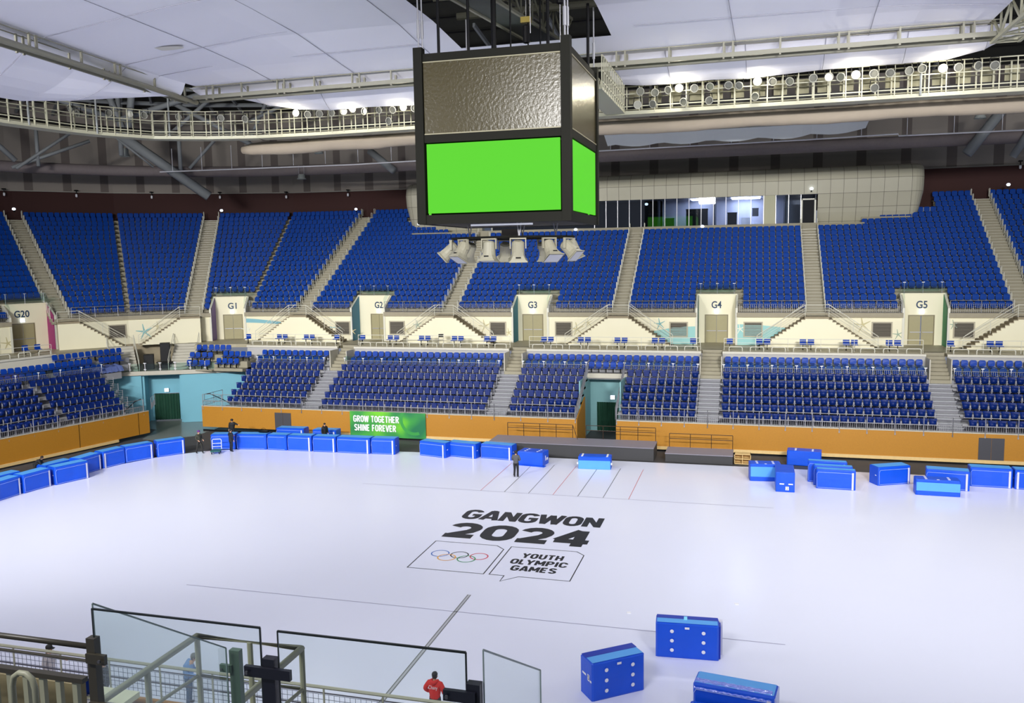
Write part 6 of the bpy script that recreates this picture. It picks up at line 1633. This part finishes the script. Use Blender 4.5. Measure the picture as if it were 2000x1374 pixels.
    for A_,B_ in zip(rows,rows[1:]): mb.strip(A_,B_)
    mb.face(rows[-1][:-1])
    mb.build('hair',mat('hair_'+'_'.join(str(x) for x in hair),hair,0.7),r,True)
    if hat:
        mb = MB(); mb.lathe([(0.108,0.035),(0.112,0.06),(0.105,0.11),(0.075,0.145),(0.02,0.158)],12,Matrix.Translation(hd)); mb.build('cap',mat('cap_%d_%d_%d' % hat,hat,0.7),r,True)
        mb = MB(); mb.add([hd+Vector(v) for v in ((-0.08,-0.07,0.045),(0.08,-0.07,0.045),(0.06,-0.19,0.03),(-0.06,-0.19,0.03),(-0.08,-0.07,0.055),(0.08,-0.07,0.055),(0.06,-0.19,0.04),(-0.06,-0.19,0.04))],[(0,1,2,3),(7,6,5,4),(0,3,7,4),(1,5,6,2),(3,2,6,7)]); mb.build('cap_brim',mat('cap_%d_%d_%d' % hat,hat,0.7),r)
    # jacket
    jm = mat('jacket_%d_%d_%d' % top,top,0.75,noise=0.08,nscale=6)
    nd = []; ed = []
    a = N(V['pel']+Vector((0,0,-0.06-coat_len)),(0.20+coat_len*0.1,0.17)); b = N(V['sp'],(0.19,0.16)); c = N(V['ch'],(0.205,0.155)); d = N(V['nk']-Vector((0,0,0.02)),0.09)
    if coat_len > 0.1:
        a2 = N(V['pel'],(0.19,0.165)); ed += [(a,a2),(a2,b)]
    else: ed += [(a,b)]
    ed += [(b,c),(c,d)]
    for s_ in 'LR':
        i = N(V['s'+s_]-Vector((0,0,0.01)),0.098); j = N(V['e'+s_],0.078); k = N(V['w'+s_],0.056); ed += [(c,i),(i,j),(j,k)]
    skin_obj('jacket',nd,ed,jm,r,1,1)
    if hood:
        mb = MB(); mb.tube([V['nk']+Vector((0.09,-0.05,-0.01)),V['nk']+Vector((0.10,0.04,0.0)),V['nk']+Vector((0.05,0.11,-0.02)),V['nk']+Vector((0,0.13,-0.04)),V['nk']+Vector((-0.05,0.11,-0.02)),V['nk']+Vector((-0.10,0.04,0.0)),V['nk']+Vector((-0.09,-0.05,-0.01))],[0.03,0.045,0.06,0.07,0.06,0.045,0.03],8); mb.build('hood',jm,r,True)
    # trousers
    mb = MB(); hip = V['pel']
    mb.tube([hip+Vector((0,0,0.06)),hip-Vector((0,0,0.02)),hip-Vector((0,0,0.10))],[0.13,0.145,0.13],10)
    for s_ in 'LR':
        h_ = V['h'+s_]; k_ = V['k'+s_]; a_ = V['a'+s_]
        mb.tube([h_+Vector((0,0,0.04)),h_-Vector((0,0,0.08)),h_.lerp(k_,0.6),k_,k_.lerp(a_,0.5),a_+Vector((0,0,0.0))],[0.09,0.098,0.085,0.074,0.066,0.062],10)
    mb.build('trousers',mat('trousers_%d_%d_%d' % pants,pants,0.8),r,True)
    for s_ in 'LR':
        p = V['a'+s_]; nd = [(p+Vector((0,0.04,-0.045)),(0.042,0.042)),(p+Vector((0,-0.05,-0.05)),(0.045,0.038)),(p+Vector((0,-0.15,-0.058)),(0.042,0.028))]
        skin_obj('shoe',nd,[(0,1),(1,2)],mat('shoe_%d_%d_%d' % shoes,shoes,0.6),r,1,1)
    return r
BK = (26,28,32)
person('person in olive jacket and purple cap beside the platform truck',(-40.05,55.0,0),math.radians(75),dict(hL=(0.09,0,0.92),kL=(0.12,-0.16,0.5),aL=(0.13,-0.22,0.09),aR=(-0.12,0.2,0.09),kR=(-0.11,0.06,0.5),wL=(0.2,-0.22,1.02),wR=(-0.22,-0.2,1.02)),(54,56,46),(44,44,40),BK,(40,34,30),(96,40,130))
person('person in a long black coat standing in front of the far pads',(-37.95,56.0,0),math.radians(150),dict(wL=(0.3,-0.3,1.15),eL=(0.34,0.0,1.2)),(24,26,34),(26,30,44),BK,BK,BK,0.28)
person('person in black behind the far pads stretching one arm to the right',(-40.2,59.6,0),math.radians(15),dict(eL=(0.40,-0.2,1.36),wL=(0.62,-0.36,1.34)),(24,26,30),BK,BK,BK,BK)
person('person in a black hooded coat behind the far pads, left of the green banner',(-31.9,59.5,0),math.radians(60),dict(),(22,22,26),BK,BK,BK,None,0.1,True)
person('person in a grey jacket and black trousers alone on the ice, back to the camera',(-14.72,53.2,0),math.radians(178),dict(kL=(0.10,-0.03,0.50),eL=(0.27,0.0,1.16),wL=(0.16,-0.2,1.08),eR=(-0.27,0.0,1.16),wR=(-0.16,-0.2,1.08)),(84,84,88),(30,30,34),BK,BK,BK)
person('person bending down behind the pads at the left edge of the ice',(-46.6,46.2,0),math.radians(120),dict(sp=(0,-0.1,1.05),ch=(0,-0.28,1.2),nk=(0,-0.4,1.26),hd=(0,-0.46,1.36),sL=(0.18,-0.28,1.22),sR=(-0.18,-0.28,1.22),eL=(0.22,-0.4,0.98),eR=(-0.22,-0.4,0.98),wL=(0.2,-0.52,0.8),wR=(-0.2,-0.52,0.8)),BK,BK,BK,(30,24,22),None,0,True)
h_ = person('person in a red hooded sweatshirt with white script on the back, near the front railing',(-9.25,23.6,0),math.radians(176),dict(eL=(0.33,0.05,1.2),wL=(0.25,-0.12,1.02),eR=(-0.33,0.05,1.2),wR=(-0.25,-0.12,1.02)),(214,48,44),(60,60,66),(70,70,72),(44,42,42),None,0,True)
mb = MB(); add_text(mb,'Chany',(0.15,0.146,1.22),(-1,0.0,0.04),(0.0,-0.08,1),0.30,0.15,0.0,1.0,0.0); mb.build('back_print',TAPE,h_)
person('person in a blue jacket seen through the glass beyond the stair rails',(-17.6,22.9,0),math.radians(110),dict(sp=(0,-0.03,1.15),ch=(0,-0.1,1.35),nk=(0,-0.16,1.48),hd=(0,-0.22,1.58),wL=(0.2,-0.35,1.05),wR=(-0.2,-0.35,1.05)),(120,160,214),(70,96,130),BK,(90,90,92),(110,112,110),0.1)
person('person in a white coat and black cap beyond the railing at the lower left',(-22.55,22.3,0),math.radians(95),dict(eL=(0.28,-0.12,1.2),wL=(0.22,-0.4,1.2)),(186,182,186),BK,BK,BK,(30,30,32),0.3)
person('person in black holding a cable, half hidden by the left glass post',(-20.0,21.9,0),math.radians(-60),dict(eR=(-0.4,-0.1,1.25),wR=(-0.66,-0.2,1.22)),BK,BK,BK,BK)
# ================================================================ near stand
NB = 19.6
mb = MB(); mb.box(-34,NB-0.12,0,-3.6,NB,2.1); struct(mb.build('wall_near_boards',WOODW),'ochre wooden wall of the near stand')
mb = MB()
for i in range(8): mb.box(-34,NB-1.0-0.8*i,1.6+0.48*i,-3.6,NB-0.2-0.8*i,2.0+0.48*i)
struct(mb.build('floor_near_terraces',MATS['tier_deck_grey']),'grey stepped decks of the near lower stand')
r = railing('near_barrier_railing','long beige tube railing with wire mesh on the near ochre wall',[(-33,NB-0.06,2.12),(-4.0,NB-0.06,2.12)],1.02,1.75,bal=0,mtl=CATW,rails=(1.0,),rr=0.045,pr=0.028)
mb = MB()
for k in range(int(28.8/0.155)): mb.bar((0.155*k,0,0.1),(0.155*k,0,0.82),0.009,0.009)
for k in range(6): mb.bar((0,0,0.12+0.14*k),(29,0,0.12+0.14*k),0.009,0.009)
mb.build('wire_mesh',mat('mesh_blue_grey',(96,104,124),0.5),r)
mb = MB(); mb.bar((0,0,0.5),(29,0,0.5),0.03,0.03); mb.bar((0,0,0.86),(29,0,0.86),0.025,0.025); mb.build('mid_rail',mat('rail_slate',(90,88,100),0.5),r)
nt_ = []
for i in range(3):
    for k in range(44):
        x = -33.0+0.56*k
        p = Vector((x,NB-0.62-0.8*i,2.0+0.48*i))
        nt_.append((p,math.pi,'navy tip-up seat of the near stand, %s from left, %s row' % (ordn(k+1),ordn(i+1))))
for p,rz,l in nt_:
    if not inview(p,10)[0]: continue
    o = bpy.data.objects.new('tip_up_seat',ME_TIP); COL.objects.link(o); o.location = p; o.rotation_euler = (0,0,rz); tag(o,l,'seat','seats of the near stand')
    c = bpy.data.objects.new('support_bracket',ME_BR); COL.objects.link(c); c.parent = o
mb = MB(); mb.slab([(-19.0,17.9),(-16.0,17.9),(-16.0,18.75),(-19.0,18.75)],2.62,2.78); tag(mb.build('foam_mat',mat('pale_yellow_foam',(232,230,196),0.6)),'pale yellow foam mat lying across the near seats','mat')
# glass guard beside the photographer
GE = GLASSE
def glass_pane(c, label, edge_w=0.014, em=None):
    ge = em or GE
    # c = four corners (bottom a, bottom b, top b, top a)
    c = [Vector(p) for p in c]; r = empty('glass_guard_panel',c[0]); tag(r,label,'glass panel','frameless glass guard panels')
    q = [p-c[0] for p in c]; nrm = (q[1]).cross(q[3]).normalized()*0.006
    mb = MB(); mb.add([p+nrm for p in q]+[p-nrm for p in q],[(0,1,2,3),(7,6,5,4)]); mb.build('glass_pane',MATS['near_glass'],r)
    mb = MB(); mb.bar(q[3],q[2],edge_w,0.012); mb.build('polished_edge',ge,r)
    mb = MB(); mb.bar(q[0],q[3],0.008,0.008); mb.build('side_edge',ge,r); mb = MB(); mb.bar(q[1],q[2],0.010,0.010); mb.build('side_edge',ge,r)
    return r
glass_mat('near_glass',(250,254,253),0.05)
glass_pane([(-4.45,4.8,11.0),(-3.11,4.8,11.0),(-3.11,4.8,12.07),(-4.45,4.8,12.07)],'left one of the two wide glass guard panels in the foreground')
glass_pane([(-2.98,4.8,11.0),(-1.67,4.8,11.0),(-1.67,4.8,12.06),(-2.98,4.8,12.06)],'right one of the two wide glass guard panels in the foreground')
glass_pane([(-4.47,4.83,11.0),(-4.47,6.35,10.2),(-4.47,6.35,11.06),(-4.47,4.83,12.095)],'sloping glass side panel behind the left wide panel',0.004,mat('pale_glass_edge',(120,136,134),0.4))
glass_pane([(-1.57,4.84,11.0),(-1.57,6.3,10.3),(-1.57,6.3,11.22),(-1.57,4.84,12.07)],'sloping glass side panel right of the right black post',0.005,mat('pale_glass_edge',(120,136,134),0.4))
NAVY = mat('near_black_post',(16,18,30),0.4)
def gpost(x,y,z0,z1,label,arms,m,w_=0.062):
    r = empty('glass_clamp_post',(x,y,z0)); tag(r,label,'post','glass clamp posts')
    mb = MB(); mb.box(-w_/2,-0.03,0,w_/2,0.03,z1-z0); mb.build('post_bar',m,r)
    for (x0,x1,z) in arms:
        a = MB(); a.box(x0,-0.05,z-z0-0.035,x1,-0.02,z-z0+0.035); ar = a.build('clamp_arm',m,r)
        b = MB(); b.lathe([(0.012,0),(0.012,0.012)],8,Matrix.Translation(((x1-0.03) if x1 > abs(x0) else (x0+0.03),-0.062,z-z0)) @ Matrix.Rotation(math.pi/2,4,'X')); b.build('clamp_screw',DDOOR,ar)
gpost(-3.045,4.8,10.6,11.87,'black post with wide cross clamp between the two wide glass panels',[(-0.17,0.17,11.78),(-0.17,0.17,11.1)],NAVY,0.09)
gpost(-1.62,4.8,10.6,11.87,'black post with clamp arm at the right end of the glass guard',[(-0.19,0.02,11.79),(-0.19,0.02,11.1)],NAVY,0.09)
DBR = mat('dark_bronze_post',(52,48,38),0.4)
gpost(-4.46,4.8,10.6,11.86,'dark bronze post with two clamp arms at the left end of the glass guard',[(-0.03,0.13,11.72),(-0.03,0.15,11.36),(-0.03,0.15,11.05)],DBR,0.07)
gpost(-4.42,6.42,9.4,11.02,'greenish steel post seen through the left glass panel',[(-0.14,-0.02,10.85),(-0.14,-0.02,10.25)],mat('greenish_post',(84,104,90),0.4,metal=0.2),0.10)
# rails of the landing beyond the glass
r = empty('landing_railing',(-6.45,8.6,8.9)); tag(r,'beige tube railing round the landing seen through the glass','railing')
mb = MB(); q0 = Vector((-6.45,8.6,8.9))
def T(pts,rr): mb.tube([Vector(p)-q0 for p in pts],rr,8)
T([(-6.45,4.9,9.97),(-6.45,8.6,9.95),(-5.03,8.6,9.95),(-5.03,4.9,9.97)],0.04); mb.build('top_rail',RAILG,r,True)
mb = MB()
T([(-6.45,5.6,9.62),(-6.45,8.6,9.45),(-5.03,8.6,9.45),(-5.03,5.6,9.62)],0.022); T([(-6.45,5.6,9.2),(-6.45,8.6,9.05),(-5.03,8.6,9.05),(-5.03,5.6,9.2)],0.022); mb.build('mid_rail',RAILG,r,True)
for x,y in ((-6.45,8.6),(-5.03,8.6),(-5.72,8.6),(-6.45,7.7),(-5.03,6.9)):
    mb = MB(); mb.tube([(x-q0.x,y-q0.y,0),(x-q0.x,y-q0.y,1.05)],0.034,8); mb.build('rail_post',RAILG,r)
mb = MB(); mb.box(-7.3,5.0,8.7,-4.9,8.7,8.88); struct(mb.build('floor_near_landing',CONC),'near landing slab')
# left foreground balustrade
r = empty('tube_handrail',(-6.6,5.2,11.56)); tag(r,'thick dark bronze tube handrail at the lower left corner','handrail')
mb = MB(); mb.tube([(0,0,0),(1.78,0,0)],0.022,10); mb.build('tube',DBR,r,True)
mb = MB(); mb.tube([(0.0,0.02,-0.13),(1.78,0.02,-0.13)],0.012,6); mb.build('lower_tube',DBR,r)
r = empty('slatted_balustrade',(-6.4,5.25,10.53)); tag(r,'beige slatted steel balustrade at the lower left corner','railing')
mb = MB()
for k in range(9):
    mb.box(0.03+0.16*k,-0.02,0,0.075+0.16*k,0.02,0.70)
mb.build('slats',RAILG,r)
mb = MB(); mb.box(-0.1,-0.03,0.70,1.42,0.03,0.74); mb.build('top_bar',DBR,r)
r = empty('looped_handle',(-5.0,4.7,11.05)); tag(r,'beige inverted-U tube handle in front of the slatted balustrade','handrail')
mb = MB(); mb.tube([(-0.1,0,-0.4),(-0.1,0,0.42),(-0.08,0,0.49),(-0.03,0,0.525),(0.03,0,0.525),(0.08,0,0.49),(0.10,0,0.42),(0.10,0,-0.4)],0.022,10); mb.build('bent_tube',RAILG,r,True)
mb = MB(); mb.box(-7.4,5.6,9.6,-5.45,5.75,10.98); struct(mb.build('wall_near_concrete',mat('near_concrete',(122,112,82),0.8,noise=0.25,nscale=3.0)),'stained concrete wall behind the slatted balustrade')
